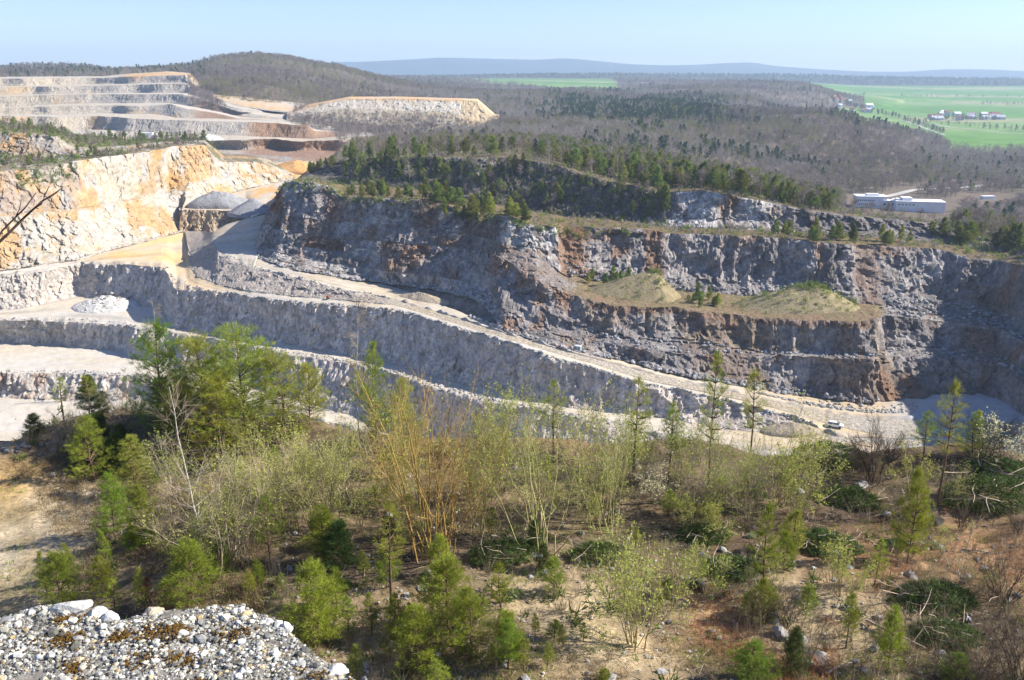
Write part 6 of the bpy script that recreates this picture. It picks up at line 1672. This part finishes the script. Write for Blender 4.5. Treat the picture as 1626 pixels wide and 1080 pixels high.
grass("dry_grass", np.concatenate([terrace_pts(5000, 60, 420, 760, 1000), terrace_pts(3500, 20, 300, 645, 760)]), .35, .022, M_DRY, "dry grass beside the left path", 6, -.15, 9)
pt = terrace_pts(5200, -60, 1700, 690, 1120); m = len(pt)
a = r.uniform(0, 6.28, m); L = r.uniform(.15, .7, m)
dv = np.stack([np.cos(a), np.sin(a), r.normal(size=m) * .15], -1)
TPs = pt[:, None] + dv[:, None] * (L[:, None] * np.array([-.5, .1, .5]))[..., None]; TPs[..., 2] += .05; TPs[:, 1, 2] += .04
v, f = tubes(TPs, np.full((m, 3), .010) * np.array([1, .8, .4]), 3)
link("twig_litter", combine("twig_litter", [(v, f, 0)], [M_DEAD]), kind="stuff", label="thin fallen twigs littering the terrace")
pt = terrace_pts(3000, 400, 1700, 690, 1120)
sz = .04 * (5.0 ** (r.random(len(pt)) ** 2.6))
link("loose_stones", stones_mesh("loose_stones", pt, sz, M_RUB, r, .2), kind="stuff", label="small pale stones scattered on the terrace")
pt = np.concatenate([terrace_pts(200, 0, 300, 650, 730), terrace_pts(12, 0, 260, 700, 900)])
link("loose_stones", stones_mesh("loose_stones", pt, r.uniform(.1, .42, len(pt)), M_BOULD, r, .2), kind="stuff", label="dark stones on the left bank")
pt = terrace_pts(150, 440, 1700, 690, 1100)
sz = r.uniform(.15, .42, len(pt))
link("loose_stones", stones_mesh("loose_stones", pt, sz, M_BOULD, r, .2), kind="stuff", label="fist to head sized grey stones on the terrace")
# leafless undergrowth and low green sprigs
pt = np.concatenate([terrace_pts(900, 200, 1700, 690, 1100), terrace_pts(160, 40, 300, 640, 740)]); pt = pt[fbm(pt * C3(1, 1, 0) / 4.0, 3, 971) > .0]
n = len(pt); k = 14
az = r.uniform(0, 6.28, (n, k)); L = r.uniform(.4, 1.3, (n, k)); le = r.uniform(.1, .6, (n, k))
dv = np.stack([np.cos(az) * le, np.sin(az) * le, np.ones((n, k))], -1); dv = norm(dv)
TPs = pt[:, None, None] + dv[:, :, None] * (L[..., None] * np.array([0, .5, 1.0]))[..., None] + r.normal(size=(n, k, 3, 3)) * .04
v, f = tubes(TPs.reshape(-1, 3, 3), np.full((n * k, 3), .006) * np.array([1, .8, .3]), 3)
link("undergrowth", combine("undergrowth", [(v, f, 0)], [M_TWIG]), kind="stuff", label="leafless brown undergrowth between the shrubs")
pt = np.concatenate([terrace_pts(520, 150, 1700, 700, 1100), terrace_pts(120, 20, 300, 645, 745)]); pt = pt[fbm(pt * C3(1, 1, 0) / 3.5, 3, 977) > .08]
link("undergrowth", tuft_mesh("undergrowth", pt, r.uniform(.3, .8, len(pt)), M_NEEDD, r, 12), kind="stuff", label="low dark green undergrowth on the terrace")

# bare sapling beside the lookout, its twigs reaching into view at the left
sap = empty("bare_sapling", (-2.62, 3.35, LZ - .3), "bare dark twigs of a sapling reaching in at the left edge", "sapling")
def tw(pts, r0, r1):
    P = np.array(pts, float); return tubes(P[None], np.linspace(r0, r1, len(P))[None], 5) + (0,)
o_ = np.array(sap.location)
def pv(px, py, t): return unproj_t(px, py, t) - o_
trunk_top = pv(-70, 450, 3.9)
link("trunk", combine("trunk", [tw([np.array([0, 0, -.3]), np.array([-.02, .02, .4]), trunk_top * .8 + np.array([-.03, 0, 0]), trunk_top], .016, .009)], [M_TWIGD], True), sap)
link("branch", combine("branch", [tw([trunk_top, pv(-20, 402, 3.9), pv(12, 372, 3.9), pv(40, 344, 3.92), pv(66, 320, 3.95), pv(84, 309, 3.96), pv(98, 299, 3.97)], .0085, .0022),
                                  tw([pv(40, 344, 3.92), pv(55, 331, 3.9), pv(66, 324, 3.88), pv(72, 308, 3.88), pv(78, 296, 3.87)], .004, .0018),
                                  tw([pv(66, 320, 3.95), pv(80, 313, 3.95), pv(92, 305, 3.96)], .0026, .0014)], [M_TWIGD]), sap)
link("branch", combine("branch", [tw([pv(-20, 402, 3.9), pv(4, 366, 3.9), pv(24, 346, 3.9), pv(40, 330, 3.9), pv(50, 316, 3.9), pv(57, 306, 3.9)], .005, .0018),
                                  tw([pv(24, 346, 3.9), pv(31, 332, 3.9), pv(34, 316, 3.9)], .003, .0014)], [M_TWIGD]), sap)

# ------------------------------------------------------------------ air
v, f = box_tris(-9000, 9000, -400, 10900, -130, 260)
hz = bpy.data.materials.new("haze_air"); hz.use_nodes = True
nn = hz.node_tree.nodes; nn.remove(nn["Principled BSDF"])
pv_ = nn.new("ShaderNodeVolumePrincipled"); pv_.inputs["Color"].default_value = (0.58, 0.77, 1.0, 1); pv_.inputs["Density"].default_value = 0.00012; pv_.inputs["Anisotropy"].default_value = 0.1
hz.node_tree.links.new(pv_.outputs[0], nn["Material Output"].inputs["Volume"])
link("haze", mesh_np("haze", v, f, None, False, [hz]), kind="stuff", label="thin blue air haze over the country")
